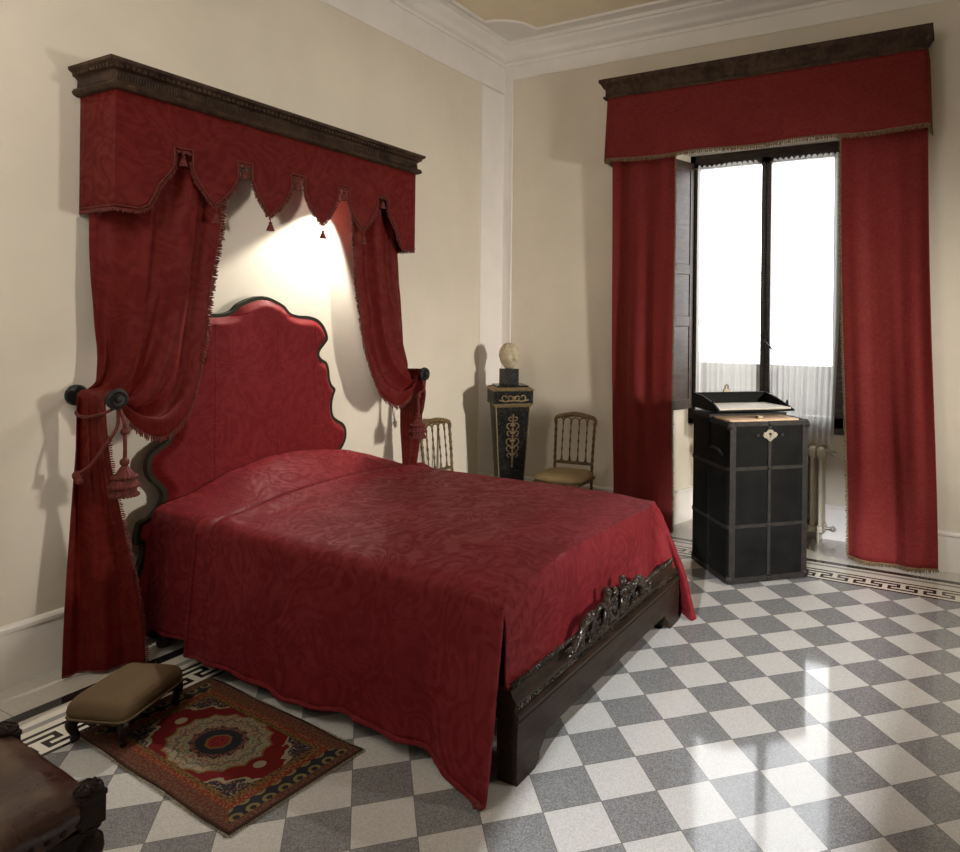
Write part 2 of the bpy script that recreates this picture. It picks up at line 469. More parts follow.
struct(MB().box((-.3, -9.3, 0), (0, .6, H)).build('wall_left', M['wall'], smooth=False))
ww = MB().prism([(0, 0), (1.56, 0), (1.66, .32), (1.66, .6), (0, .6)], 0, H)
ww.prism([(6.3, 0), (6.3, .6), (2.92, .6), (2.92, .32), (3.02, 0)], 0, H)
ww.prism([(1.56, 0), (3.02, 0), (2.92, .32), (2.92, .6), (1.66, .6), (1.66, .32)], 3.0, H)
ww.box((1.66, .36, 0), (2.92, .6, .80))
struct(ww.build('wall_back', M['wall'], smooth=False))
# right wall, rear wall and an added light-shaping partition
RX = 6.2
wr = MB().box((RX, -9.3, 0), (RX + .3, 0, H))
struct(wr.build('wall_right', M['wall'], smooth=False))
struct(MB().box((0, -9.3, 0), (RX, -9.0, H)).build('wall_front', M['wall'], smooth=False))
struct(MB().box((3.415, -5.60, 0), (RX, -5.45, H)).box((0, -5.60, 0), (2.83, -5.45, H)).box((2.83, -5.60, 1.96), (3.415, -5.45, H)).build('shadow_partition', M['wall'], smooth=False))  # unseen; placed to cast the floor's shadow edge, opening sized to bound the beam
struct(MB().box((-.3, -9.3, H), (RX + .3, .6, H + .15)).build('ceiling', M['ceil'], smooth=False))

# crown moulding
prof = [(0, 3.90), (-.018, 3.90), (-.022, 3.925), (-.045, 3.93), (-.06, 3.955), (-.085, 3.985), (-.12, 4.005), (-.125, 4.03), (-.145, 4.035), (-.15, 4.06), (0, 4.06)]
struct(MB().sweep([(0, -9.0), (0, 0), (RX, 0)], [(-o if False else o, z) for o, z in prof]).build('trim_1', M['white'], angle=50))
# flat painted band under the crown
struct(MB().box((0, -9.0, 3.655), (.006, 0, 3.905)).build('trim_2', M['white'], smooth=False))
struct(MB().box((0, -.006, 3.775), (RX, 0, 3.905)).build('trim_3', M['white'], smooth=False))
# corner strips
struct(MB().box((0, -.335, .26), (.006, 0, 3.66)).build('trim_4', M['white'], smooth=False))
struct(MB().box((0, -.006, .26), (.085, 0, 3.78)).box((.083, -.012, .26), (.100, 0, 3.78)).build('trim_5', M['white'], smooth=False))
# ceiling panel with notched corner
def notched(x0, y0, r, n=10):
    # corner at (x0,y0) (max y, min x): quarter circle bite
    pts = [(x0, y0 - r)]
    for i in range(1, n):
        a = i / n * PI / 2
        pts.append((x0 + r * sin(a) * 1.0, y0 - r * cos(a)))
    pts.append((x0 + r, y0)); return pts
path = [(.20, -6.6)] + notched(.20, -.28, .30) + [(5.9, -.28)]
struct(MB().prism(path + [(5.9, -6.6)], H - .003, H + .01).build('trim_6', M['ceilpanel'], smooth=False))
struct(MB().sweep(path, [(.018, H), (.012, H - .016), (-.004, H - .018), (-.014, H - .008), (-.014, H)]).build('trim_7', M['white']))
# baseboards
bp = [(0, 0), (-.018, 0), (-.018, .235), (-.026, .24), (-.028, .255), (-.018, .266), (0, .268)]
struct(MB().sweep([(0, -9.0), (0, 0)], bp).build('baseboard_left', M['white']))
struct(MB().sweep([(0, 0), (1.56, 0), (1.66, .32), (1.66, .36), (2.92, .36), (2.92, .32), (3.02, 0), (RX, 0)], bp).build('baseboard_back', M['white']))
struct(MB().sweep([(RX, 0), (RX, -9.0)], bp).build('baseboard_right', M['white']))

# ------------------------------------------------------------------ window
WX0, WX1, WZ0, WZ1, WY = 1.66, 2.92, .80, 3.0, .30
mid = 2.287
wf = MB()
wf.box((WX0, WY, WZ0), (WX0 + .045, WY + .09, WZ1)).box((WX1 - .045, WY, WZ0), (WX1, WY + .09, WZ1))
wf.box((WX0, WY, WZ1 - .07), (WX1, WY + .09, WZ1)).box((WX0, WY, WZ0), (WX1, WY + .09, WZ0 + .05))
win = struct(wf.build('window_1', M['frame'], smooth=False, bevel=.004))
for x0, x1 in ((WX0 + .045, mid), (mid, WX1 - .045)):
    s = MB(); t = .038; z0, z1 = WZ0 + .05, WZ1 - .07; y0, y1 = WY - .02, WY + .035
    t2 = .085 if x1 > 2.8 else t; s.box((x0, y0, z0), (x0 + t, y1, z1)).box((x1 - t2, y0, z0), (x1, y1, z1)).box((x0, y0, z0), (x1, y1, z0 + .08)).box((x0, y0, z1 - .05), (x1, y1, z1))
    sash = s.build('sash', M['frame'], win, smooth=False, bevel=.004)
    MB().box((x0 + t - .003, WY + .005, z0 + .05), (x1 - t + .003, WY + .011, z1 - .03)).build('pane', M['glass'], sash, smooth=False)
bolt = MB().tube([(mid, WY - .032, WZ0 + .1), (mid, WY - .032, WZ1 - .12)], .007, 8)
bolt.box((mid - .014, WY - .045, 1.42), (mid + .014, WY - .02, 1.56)); bolt.tube([(mid, WY - .045, 1.50), (mid + .03, WY - .075, 1.47), (mid + .075, WY - .08, 1.43)], [.009, .008, .007], 8)
bolt.build('handle', M['iron'], win)
# folded shutters on the splayed reveals
def shutter(side):
    mb = MB(); w, t = .27, .035
    z0, z1 = .93, 2.93
    st = .045
    mb.box((0, 0, z0), (st, t, z1)).box((w - st, 0, z0), (w, t, z1))
    rails = [z0, z0 + .08, 1.60, 1.68, 2.02, 2.10, z1 - .07, z1]
    for a, b in ((rails[0], rails[1]), (rails[2], rails[3]), (rails[4], rails[5]), (rails[6], rails[7])): mb.box((st, 0, a), (w - st, t, b))
    p = MB()
    for a, b in ((rails[1], rails[2]), (rails[3], rails[4]), (rails[5], rails[6])):
        p.box((st, .010, a), (w - st, t - .006, b))
        p.prism([(st + .02, a + .02), (w - st - .02, a + .02), (w - st - .02, b - .02), (st + .02, b - .02)], .004, .012, 'y')
    ang = math.atan2(.32, .10)
    if side < 0:
        O = Vector((1.583, .02, 0)); R = Matrix.Rotation(ang, 3, 'Z')
        f = lambda q: R @ Vector((q.x, -q.y - .006, q.z)) + O
    else:
        O = Vector((2.997, .02, 0)); R = Matrix.Rotation(PI - ang, 3, 'Z')
        f = lambda q: R @ Vector((q.x, q.y + .006, q.z)) + O
    sh = mb.xf(f).build('shutter', M['shutter'], win, smooth=False, bevel=.003)
    p.xf(f).build('panel', M['shutter'], sh, smooth=False, bevel=.004)
shutter(-1); shutter(1)

# outside: balcony slab and parapet, louvred rail
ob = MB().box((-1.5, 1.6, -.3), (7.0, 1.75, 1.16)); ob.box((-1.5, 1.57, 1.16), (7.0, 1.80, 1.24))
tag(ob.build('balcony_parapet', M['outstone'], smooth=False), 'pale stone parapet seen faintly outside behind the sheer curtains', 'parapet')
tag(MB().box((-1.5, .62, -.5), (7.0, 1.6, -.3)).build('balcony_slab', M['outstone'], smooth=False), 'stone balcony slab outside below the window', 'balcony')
bars = MB()
for z in (.93, 1.06): bars.tube([(1.4, .72, z), (3.2, .72, z)], .011, 8)
for i in range(14): bars.tube([(1.45 + i * .13, .72, -.3), (1.45 + i * .13, .72, 1.06)], .006, 6)
tag(bars.build('balcony_railing', M['iron']), 'thin dark iron railing outside the lower window panes', 'railing')

# sheer curtains
def sheer(x0, x1, label, seed, tail):
    random.seed(seed)
    def f(u, v):
        # v 0 top .. 1 bottom
        x = lerp(x0, x1, u); z = lerp(2.885, .74, v)
        g = 1 - .5 * sst(0, .25, v)
        ph = sin(u * 2 * PI * 11 + seed) + .6 * sin(u * 2 * PI * 4.3 + seed * 2)
        y = .215 + ph * .012 * (.5 + .5 * v)
        x += sin(u * 2 * PI * 11 + 1.3) * .004 + tail * sst(.5, 1, v) * .03 * u
        if v < .02: z += abs(sin(u * PI * 12)) * .022 - .008
        return (x, y, z)
    o = MB().grid(150, 46, f).build('sheer_curtain', M['sheer'])
    tag(o, label, 'sheer curtain', 'sheer window curtains')
    return o
sheer(1.742, 2.235, 'white sheer curtain covering the left window sash behind the trunk', 1, 0)
sheer(2.345, 2.845, 'white sheer curtain covering the right window sash above the radiator', 4, -1.0)
tag(MB().tube([(1.69, .215, 2.872), (2.25, .215, 2.872)], .004, 6).build('curtain_wire', M['steel']), 'thin wire holding the left sheer curtain', 'wire', 'curtain wires')
tag(MB().tube([(2.33, .215, 2.872), (2.885, .215, 2.872)], .004, 6).build('curtain_wire', M['steel']), 'thin wire holding the right sheer curtain', 'wire', 'curtain wires')

# radiator
rad = thing('radiator', 'cream cast radiator under the window with steel valve at its right end', 'radiator', (1.98, .190, 0))
rb = MB(); n = 13
for i in range(n):
    x = .03 + i * .06
    for y in (.02, .07, .12):
        rb.tube([(x, y, .10), (x, y, .66)], .017, 8)
    rb.add(*(lambda pp: (pp.v, pp.f))(MB().prism([(-.005 + .0, .08), (.145, .08), (.155, .11), (.155, .13), (-.015, .13), (-.015, .11)], x - .022, x + .022, 'x')))
    rb.add(*(lambda pp: (pp.v, pp.f))(MB().prism([(-.015, .64), (.155, .64), (.155, .68), (.135, .71), (.005, .71), (-.015, .68)], x - .022, x + .022, 'x')))
rb.box((.0, .03, .65), (.78, .11, .69)).box((.0, .03, .09), (.78, .11, .12))
rb.build('column', M['radiator'], rad, bevel=.004)
for x in (.05, .73):
    for y in (.03, .11): MB().lathe([(.012, 0), (.016, .02), (.012, .09)], (x, y, 0), n=10).build('leg', M['radiator'], rad)
for z in (.665, .105):
    MB().tube([(.78, .07, z), (.85, .07, z)], .012, 8).lathe([(.005, -.02), (.018, -.018), (.018, .012), (.012, .02), (.012, .035), (.004, .037)], (.83, .07, z), 'y', 12).build('valve', M['steel'], rad)

# ------------------------------------------------------------------ window pelmet and valance
def cornice(name, label, path, base, prof, carved, dent, parent_loc):
    t = thing(name, label, 'pelmet', parent_loc)
    o = Vector(parent_loc)
    MB().sweep(path, prof).xf(lambda q: q - o).build('cornice', base, t, angle=50)
    return t
WPX0, WPX1, WPY = 1.125, 3.41, -.20
pr = [(-.03, 3.395), (.012, 3.395), (.022, 3.405), (.022, 3.418), (.008, 3.425), (.008, 3.47), (.022, 3.485), (.035, 3.51), (.05, 3.525), (.05, 3.55), (-.03, 3.55)]
pt = [(WPX0, -.001), (WPX0, WPY), (WPX1, WPY), (WPX1, -.001)]
prr = [(-o, z) for o, z in pr]
t = cornice('window_pelmet', 'plain dark wooden pelmet above the window on the right', pt, M['pelmet'], prr, False, False, (2.27, -.1, 3.4))
MB().box((WPX0 + .02, WPY + .02, 3.50), (WPX1 - .02, -.001, 3.53)).xf(lambda q: q - Vector((2.27, -.1, 3.4))).build('top_board', M['pelmet'], t, smooth=False)

def skirt(path, zt, zb, ripple, n):
    P = [Vector((p[0], p[1], 0)) for p in path]
    q = even(P, n); vs = []
    L = sum((b - a).length for a, b in zip(P, P[1:]))
    return q, L
wv = thing('window_valance', 'deep flat red valance hanging under the plain window pelmet', 'valance', (2.27, -.22, 2.9))
o = Vector((2.27, -.22, 2.9))
pth = even([Vector(p) for p in ((1.135, -.01, 0), (1.135, -.205, 0), (1.15, -.215, 0), (3.41, -.215, 0), (3.425, -.205, 0), (3.435, -.01, 0))], 240)
def wvf(u, v):
    i = min(239, int(round(u * 239))); p = pth[i]
    fx = sin(i * .21) * .004 + sin(i * .077 + 1) * .006
    fl_ = v * .020
    x = p.x + (fl_ if p.x > 3.42 else -fl_ if p.x < 1.14 else 0) * 1.0
    return Vector((x, p.y + (fx * v - .012 * v if p.y < -.1 else 0), lerp(3.40, 2.905 + .008 * sin(i * .09), v))) - o
mb = MB().grid(240, 24, wvf); cl_ = mb.build('cloth', M['wcurtain'], wv, solid=.004)
edge_pts = [Vector(wvf(i / 239, 1)) for i in range(240)]
fr = MB(); fr.tube([p + Vector((0, -.004 if p.y < .1 else 0, .004)) for p in edge_pts], .005, 6); fringe(fr, edge_pts, (0, -.05, -1), .022, .006)
fr.build('fringe', M['goldtrim'], wv)

def window_curtain(x0t, x1t, x0b, x1b, label, seed, inner):
    t = thing('window_curtain', label, 'curtain', ((x0b + x1b) / 2, -.12, 0), group='red window curtains')
    o = Vector(t.location)
    def f(u, v):
        x = lerp(lerp(x0t, x0b, v), lerp(x1t, x1b, v), u)
        fo = noise.noise(Vector((u * 2.6 + seed * 3, v * 1.1, seed))) * .075 + noise.noise(Vector((u * 7 + seed, v * 1.6 + 4, seed))) * .022
        fo *= .45 + .75 * v
        y = -.125 + fo - .02 * sst(.9, 1, v)
        z = lerp(3.38, .035 + .012 * sin(u * 5 + seed), v)
        return Vector((x + sin(v * 6 + seed) * .008, y, z)) - o
    MB().grid(90, 90, f).build('cloth', M['wcurtain'], t, solid=.004)
    fr = MB(); bot = [Vector(f(i / 119, 1)) for i in range(120)]
    fr.tube(bot, .006, 6); fringe(fr, bot, (0, -.1, -1), .022, .006)
    u = 1. if inner > 0 else 0.
    side = [Vector(f(u, i / 199)) for i in range(200)]
    fr.tube(side, .004, 6); fringe(fr, side, (inner, -.3, 0), .016, .009)
    fr.build('fringe', M['goldtrim'], t)
    return t
window_curtain(1.13, 1.675, 1.17, 1.70, 'long red curtain left of the window, between gilt chair and trunk', 0.6, 1)
window_curtain(2.885, 3.42, 2.965, 3.515, 'long red curtain right of the window at the right edge', 2.3, -1)

# ------------------------------------------------------------------ bed canopy
def BP(x): return x
CY0, CY1 = -3.466, -1.502
CM = (CY0 + CY1) / 2
pr = [(-.04, 2.625), (.012, 2.625), (.028, 2.632), (.034, 2.645), (.026, 2.660), (.012, 2.664), (.010, 2.70), (.018, 2.712), (.030, 2.716), (.034, 2.732), (.044, 2.738), (.050, 2.744), (.050, 2.756), (-.04, 2.756)]
cp = [(.001, CY1), (.30, CY1), (.30, CY0), (.001, CY0)]
bp_t = thing('bed_pelmet', 'dark carved wooden pelmet with dentil rows above the bed', 'pelmet', (.15, CM, 2.63))
o = Vector(bp_t.location)
MB().sweep(cp, [(d_, z) for d_, z in pr]).xf(lambda q: q - o).build('cornice', M['pelmet'], bp_t, angle=50)
MB().box((.001, CY0 + .01, 2.70), (.29, CY1 - .01, 2.725)).xf(lambda q: q - o).build('top_board', M['pelmet'], bp_t, smooth=False)
# dentils and flutes
dm = MB(); fl_m = MB()
def along(fn, step):
    y = CY0 - .005
    while y < CY1 + .005: fn(.30, y, (1, 0)); y += step
    x = .03
    while x < .30: fn(x, CY0, (0, -1)); fn(x, CY1, (0, 1)); x += step
def dent(x, y, n_):
    if n_[0]: dm.box((.31, y, 2.716), (.339, y + .013, 2.731))
    else: s = n_[1]; dm.box((x, min(y + s * .01, y + s * .039), 2.716), (x + .013, max(y + s * .01, y + s * .039), 2.731))
def flute(x, y, n_):
    if n_[0]: fl_m.tube([(.3125, y, 2.668), (.3125, y, 2.699)], .0045, 6)
    else: fl_m.tube([(x, y + n_[1] * .0125, 2.668), (x, y + n_[1] * .0125, 2.699)], .0045, 6)
along(dent, .026); along(flute, .013)
dm.xf(lambda q: q - o).build('dentil_moulding', M['pelmet'], bp_t, smooth=False)
fl_m.xf(lambda q: q - o).build('fluted_moulding', M['pelmet'], bp_t)

# scalloped valance: bottom profile in y
mir = lambda y: -4.968 - y
halfp = [(-3.466, 2.10), (-3.36, 2.098), (-3.325, 2.118), (-3.30, 2.16), (-3.275, 2.225), (-3.245, 2.265), (-3.213, 2.31), (-3.205, 2.325), (-3.2045, 2.415),
         (-3.108, 2.420), (-3.1075, 2.335), (-3.085, 2.285), (-3.05, 2.24), (-2.985, 2.172), (-2.92, 2.24), (-2.885, 2.29), (-2.866, 2.335), (-2.8655, 2.420),
         (-2.778, 2.420), (-2.7775, 2.335), (-2.75, 2.28), (-2.72, 2.235), (-2.665, 2.168), (-2.60, 2.23), (-2.555, 2.285), (-2.533, 2.335), (-2.5325, 2.420)]
prof = halfp + [(mir(y), z) for y, z in halfp[::-1]]
bv = thing('bed_valance', 'red scalloped valance with small tassels hanging under the carved bed pelmet', 'valance', (.3, CM, 2.1))
o = Vector(bv.location)
ys = sorted(set([p[0] for p in prof] + [CY0 + (CY1 - CY0) * i / 160 for i in range(161)]))
cols = [(.012 + .29 * i / 8, CY0, 2.10) for i in range(8)] + [(.302, y, interp(prof, y)) for y in ys] + [(.302 - .29 * i / 8, CY1, 2.10) for i in range(1, 9)]
NV = 16; vs = []
for x, y, zb in cols:
    for j in range(NV):
        v_ = j / (NV - 1); z = lerp(2.632, zb, v_)
        rip = (sin(y * 17) * .005 + sin(y * 41 + 1) * .003) * (2.63 - z) / .5 if x > .3 else 0
        vs.append(Vector((x + rip, y, z)) - o)
mb = MB().add(vs, [(i * NV + j, (i + 1) * NV + j, (i + 1) * NV + j + 1, i * NV + j + 1) for i in range(len(cols) - 1) for j in range(NV - 1)])
mb.build('cloth', M['curtain'], bv, solid=.004)
ep = [vs[i * NV + NV - 1] for i in range(len(cols))]
fr = MB(); cordp = [p + Vector((.005, 0, .010)) for p in ep]
fr.tube(cordp, .0038, 6)
def fdir(p, t):
    i = min(range(len(ep)), key=lambda k: (ep[k] - p).length); a = ep[max(0, i - 1)]; b = ep[min(len(ep) - 1, i + 1)]
    tg = (b - a).normalized(); n_ = Vector((0, tg.z, -tg.y)) if abs(tg.x) < .5 else Vector((0, 0, -1))
    if n_.z > 0.01: n_ = -n_
    return n_ + Vector((.15, 0, -.15))
fringe(fr, ep, fdir, .017, .006, .0032)
fr.build('fringe', M['trim'], bv)
for y in (-2.985, -2.665, mir(-2.665), mir(-2.985)):
    tassel(MB(), Vector((.308, y, 2.17)) - o, .05, .020, .03).build('tassel', M['trim'], bv)
for y in (-3.156, -2.822, CM, mir(-2.822), mir(-3.156)):
    tassel(MB(), Vector((.304, y, 2.415)) - o, .052, .019, .022).build('tassel', M['trim'], bv)

# ------------------------------------------------------------------ bed curtains and holdbacks
MIR = -4.925
RODY, RODZ = -3.478, 1.245
def bed_curtain(mirror, label):
    S = (lambda q: Vector((q.x, MIR - q.y, q.z))) if mirror else (lambda q: q)
    base = S(Vector((.22, -3.45, 0)))
    t = thing('bed_curtain', label, 'curtain', base, 0, 'bed curtains')
    NU, NS, NT = 110, 80, 60
    inner = even(catmull([(.20, -2.90 - .04 * mirror, 2.60), (.22, -2.905 - .045 * mirror, 2.15), (.22, -2.945 - .03 * mirror, 1.86), (.235, -2.985 - .01 * mirror, 1.65), (.25, -3.02, 1.42), (.29, -3.085, 1.20), (.31, -3.16, 1.105), (.33, -3.26, 1.065), (.33, -3.37, 1.12), (.325, -3.44, 1.21), (.325, RODY, RODZ + .035)], 200), NS)
    outer = even(catmull([(.05, -3.45 - .05 * mirror, 2.60), (.05, -3.455 - .05 * mirror, 2.15), (.07, -3.455 - .06 * mirror, 1.8), (.10, -3.44 - .05 * mirror, 1.5), (.10, -3.44, 1.38), (.09, -3.445, 1.31), (.08, RODY, RODZ + .025)], 200), NS)
    midp = even(catmull([(.24, -3.20, 2.60), (.25, -3.21, 2.1), (.26, -3.25, 1.7), (.28, -3.30, 1.45), (.30, -3.37, 1.28), (.26, -3.42, 1.23), (.21, RODY, RODZ + .032)], 200), NS)
    rows = []
    for i in range(NU):
        u = i / (NU - 1); row = []
        for k in range(NS):
            v_ = k / (NS - 1)
            a, b, c = outer[k], midp[k], inner[k]
            p = a * (2 * (u - .5) * (u - 1)) + b * (4 * u * (1 - u)) + c * (2 * u * (u - .5))
            amp = lerp(.020, .012, sst(.0, 1, v_))
            fo = sin(u * 2 * PI * 3.2 + .8 + 1.2 * noise.noise(Vector((u * 2, v_ * 2, 0)))) + .3 * sin(u * 2 * PI * 8 + v_ * 2) + 1.6 * noise.noise(Vector((u * 5, v_ * 1.5, 9)))
            e = 1 - .6 * sst(.85, 1, u)
            lat = noise.noise(Vector((u * 3, v_ * 4, 3.1 if mirror else 1.7))) * .02 * sst(.05, .3, v_)
            p = p + Vector((amp * fo * e + lat, amp * .2 * cos(u * 2 * PI * 3.2) * e, 0))
            cr = sst(.55, .8, v_) * (1 - sst(.95, 1, v_))
            p += Vector((.5, 0, 1)) * (.020 * cr * sin(u * 2 * PI * 6 + v_ * 5))
            row.append(p)
        top = row[-1]
        xg = top.x
        b_ = Vector((lerp(.135, .33, u), lerp(-3.575, -3.325, u ** 1.1), .012))
        for k in range(1, NT):
            w = k / (NT - 1)
            if w < .06:
                a_ = w / .06 * PI / 2; q = Vector((xg, RODY - .034 * sin(a_), RODZ + .0 + .030 * cos(a_)))
            else:
                w2 = (w - .06) / .94; sp_ = sst(0, 1, w2) * .75 + w2 * .25
                st = Vector((xg, RODY - .034, RODZ))
                q = Vector((lerp(st.x, b_.x, sp_), lerp(st.y, b_.y, sp_), lerp(st.z, b_.z, w2)))
                am = lerp(.010, .022, w2)
                fo = sin(u * 2 * PI * 2.2 + .9 + .6 * w2) + 1.4 * noise.noise(Vector((u * 4, w2 * 2.2, 5))) + .12 * sin(u * 2 * PI * 7 + w2 * 3)
                nrm = Vector((.85, -.5, 0))
                q += nrm * am * fo
                pinch = math.exp(-((w2 - .20) / .09) ** 2) * .10
                cx_, cy_ = .21, RODY - .02
                q.x = lerp(q.x, cx_ + (u - .5) * .10, pinch); q.y = lerp(q.y, cy_ + (u - .5) * .03, pinch)
                q.x = max(q.x, .032)
            row.append(q)
        rows.append([S(q) - base for q in row])
    n_ = len(rows[0])
    mb = MB().add([p for r_ in rows for p in r_], [(i * n_ + j, (i + 1) * n_ + j, (i + 1) * n_ + j + 1, i * n_ + j + 1) for i in range(NU - 1) for j in range(n_ - 1)])
    mb.build('cloth', M['curtain'], t, solid=.005, angle=80)
    fr = MB()
    ie = rows[-1][:NS - 6]; fr.tube(ie, .0035, 6)
    s = -1 if mirror else 1
    fringe(fr, ie, lambda p, q: Vector((.15, s * .9 * (1 - sst(.55, .8, q)), -sst(.5, .75, q) * 1.2 - .1)), .026, .007, .0035)
    te = rows[-1][NS + 10:]; fringe(fr, te, (.3, s * 1, 0), .014, .010, .003)
    hem = [r_[-1] for r_ in rows]; fr.tube([p + Vector((0, 0, .004)) for p in hem], .006, 6)
    fr.build('fringe', M['trim'], t)
    # holdback
    hb = thing('curtain_holdback', ('black turned holdback rod and knob holding the curtain %s' % ('right of the headboard' if mirror else 'left of the headboard, large tassel below')), 'holdback', S(Vector((0, RODY, RODZ))), 0, 'curtain holdbacks')
    MB().tube([(0.002, 0, 0), (.36, 0, 0)], .013, 12).build('rod', M['iron'], hb)
    disc = [(.020, 0), (.040, .002), (.048, .010), (.049, .020), (.043, .030), (.026, .034)]
    MB().lathe([(r_ * 1.0, h_ + .012) for r_, h_ in disc], (0, 0, 0), 'x', 28).build('wall_disc', M['iron'], hb)
    MB().lathe([(.012, .335), (.035, .338), (.045, .345), (.048, .355), (.044, .366), (.037, .368), (.034, .374), (.029, .370), (.019, .369), (.015, .380), (.006, .384)], (0, 0, 0), 'x', 28).build('knob', M['iron'], hb)
    # cord tieback with tiered tassel
    tb = thing('tassel_tieback', ('red cord and tassel tied round the curtain %s' % ('on the right side of the bed' if mirror else 'on the left, with tiered tassel')), 'tieback', S(Vector((.3, RODY, 1.0))), 0, 'tassel tiebacks')
    tb_o = S(Vector((.3, RODY, 1.0)))
    F_ = lambda pts: [S(Vector(p)) - tb_o for p in pts]
    cm = MB()
    cm.tube(even([Vector(p) for p in F_(catmull([(.335, -3.47, 1.205), (.325, -3.515, 1.185), (.24, -3.535, 1.165), (.16, -3.535, 1.165), (.11, -3.52, 1.175)], 30))], 30), .007, 8)
    cm.tube(F_(catmull([(.35, -3.47, 1.20), (.36, -3.48, 1.12), (.32, -3.515, 1.03), (.28, -3.54, .96), (.23, -3.552, .925), (.19, -3.55, .910)], 30)), .007, 8)
    cm.ball(F_([(.20, -3.556, .905)])[0], .022, 8); cm.ball(F_([(.225, -3.56, .885)])[0], .018, 8)
    ty = -3.40 if mirror else -3.452
    cm.tube(F_(catmull([(.355, -3.465, 1.20), (.372, -3.455, 1.14), (.37, ty, 1.11), (.375, ty, 1.02), (.372, ty, .97)], 20)), .008, 8)
    cm.ball(F_([(.372, ty, 1.10)])[0], .018, 10); cm.ball(F_([(.372, ty, .965)])[0], .020, 10)
    cm.build('cord', M['trim'], tb)
    tm = MB(); c_ = F_([(.372, ty, .955)])[0]
    tm.lathe([(.008, 0), (.016, -.012), (.030, -.035), (.042, -.055), (.020, -.060)], c_, n=36, ridges=12, ra=.06)
    tm.lathe([(.022, -.045), (.044, -.070), (.054, -.095), (.020, -.100)], c_, n=36, ridges=12, ra=.07)
    tm.lathe([(.026, -.085), (.044, -.11), (.050, -.135), (.016, -.140)], c_, n=36, ridges=12, ra=.07)
    for (rr, zz) in ((.046, -.055), (.056, -.095), (.052, -.135)):
        for k in range(22):
            a = 2 * PI * k / 22 + zz * 40; tm.ball(c_ + Vector((cos(a) * rr, sin(a) * rr, zz)), .0085, 6)
    tm.build('tassel', M['trim'], tb)
    return t
bed_curtain(False, 'red silk curtain swagged over the holdback left of the headboard')
bed_curtain(True, 'red silk curtain swagged over the holdback right of the headboard, its tail behind the bed')

# ------------------------------------------------------------------ bed
bed = thing('bed', 'double bed with shaped red upholstered headboard and dark carved wooden footboard', 'bed', (1.2, -2.465, 0))
bo = Vector(bed.location); L_ = lambda q: q - bo
# headboard outline (y,z)
HC = -2.553
right = [(-2.553, 1.742), (-2.51, 1.737), (-2.455, 1.718), (-2.40, 1.690), (-2.36, 1.652), (-2.30, 1.636), (-2.23, 1.634), (-2.16, 1.618), (-2.11, 1.58), (-2.08, 1.53), (-2.072, 1.488), (-2.095, 1.458), (-2.13, 1.42), (-2.138, 1.39), (-2.115, 1.365), (-2.08, 1.345), (-2.06, 1.30), (-2.052, 1.24), (-2.035, 1.20), (-2.005, 1.168), (-2.022, 1.12), (-2.032, 1.06), (-2.02, 1.0), (-1.985, .972), (-1.94, .945), (-1.913, .905), (-1.91, .85), (-1.932, .80), (-1.985, .74), (-1.985, .68), (-1.93, .62), (-1.875, .60), (-1.862, .50), (-1.895, .46), (-1.905, .02)]
right = [(y, z) for y, z in right]
left = [(2 * HC - y, z) for y, z in right[1:]][::-1]
outl = right + left
def smooth_outline(pl, n=260):
    q = catmull([(0, y, z) for y, z in pl], n); return [(p.y, p.z) for p in q]
so = smooth_outline(outl)
cen = Vector((HC, .95))
def inset(pl, d):
    out_ = []; n_ = len(pl)
    for i in range(n_):
        a, b = Vector(pl[i - 1]), Vector(pl[(i + 1) % n_]); t_ = b - a
        if t_.length < 1e-6: out_.append(pl[i]); continue
        t_.normalize(); nn = Vector((-t_.y, t_.x)); p = Vector(pl[i])
        out_.append(tuple(p - nn * d * (1)))
    return out_
# orientation: 'so' runs right side downwards -> clockwise seen from +x with y to the right; inward is found by sign
def area(pl): return sum(pl[i - 1][0] * pl[i][1] - pl[i][0] * pl[i - 1][1] for i in range(len(pl))) / 2
sg = 1 if area(so) < 0 else -1
MB().prism(so, .070, .106, 'x').xf(L_).build('headboard', M['rim'], bed, bevel=.004)
so2 = smooth_outline(outl, 170); seg = list(zip(so2, so2[1:] + so2[:1]))
iR = max(range(len(so2)), key=lambda i: -so2[i][1] * 1 if so2[i][0] > HC else -99)
rt = sorted([(z, y) for y, z in so2 if y >= HC - .001]); lt = sorted([(z, y) for y, z in so2 if y <= HC + .001])
def sdist(y, z):
    best = 9
    for (a, b), (c, d) in seg:
        vx, vz = c - a, d - b; l2 = vx * vx + vz * vz + 1e-12
        t_ = max(0, min(1, ((y - a) * vx + (z - b) * vz) / l2)); q = (y - a - t_ * vx) ** 2 + (z - b - t_ * vz) ** 2
        if q < best: best = q
    return best ** .5
def padf(u, v):
    z = lerp(.03, 1.738, v ** .9)
    y0, y1 = interp(lt, z) + .007, interp(rt, z) - .007
    if y1 < y0: y0 = y1 = HC
    uu = .5 - .5 * cos(PI * u)
    y = lerp(y0, y1, uu); d_ = sdist(y, z)
    return (.100 + .042 * sst(.0, .055, d_ - .008) + .003 * noise.noise(Vector((y * 4, z * 3, 0))), y, z)
MB().grid(70, 200, padf).xf(L_).build('headboard_pad', M['headcloth'], bed, angle=80)
# seams/piping of the fabric panels
pp = MB()
for y in (-2.47, -2.86, -2.20):
    pp.tube([(.142, y, .75), (.142, y - .004, 1.58)], .0018, 6)
pp.xf(L_).build('seam', M['headcloth'], bed)
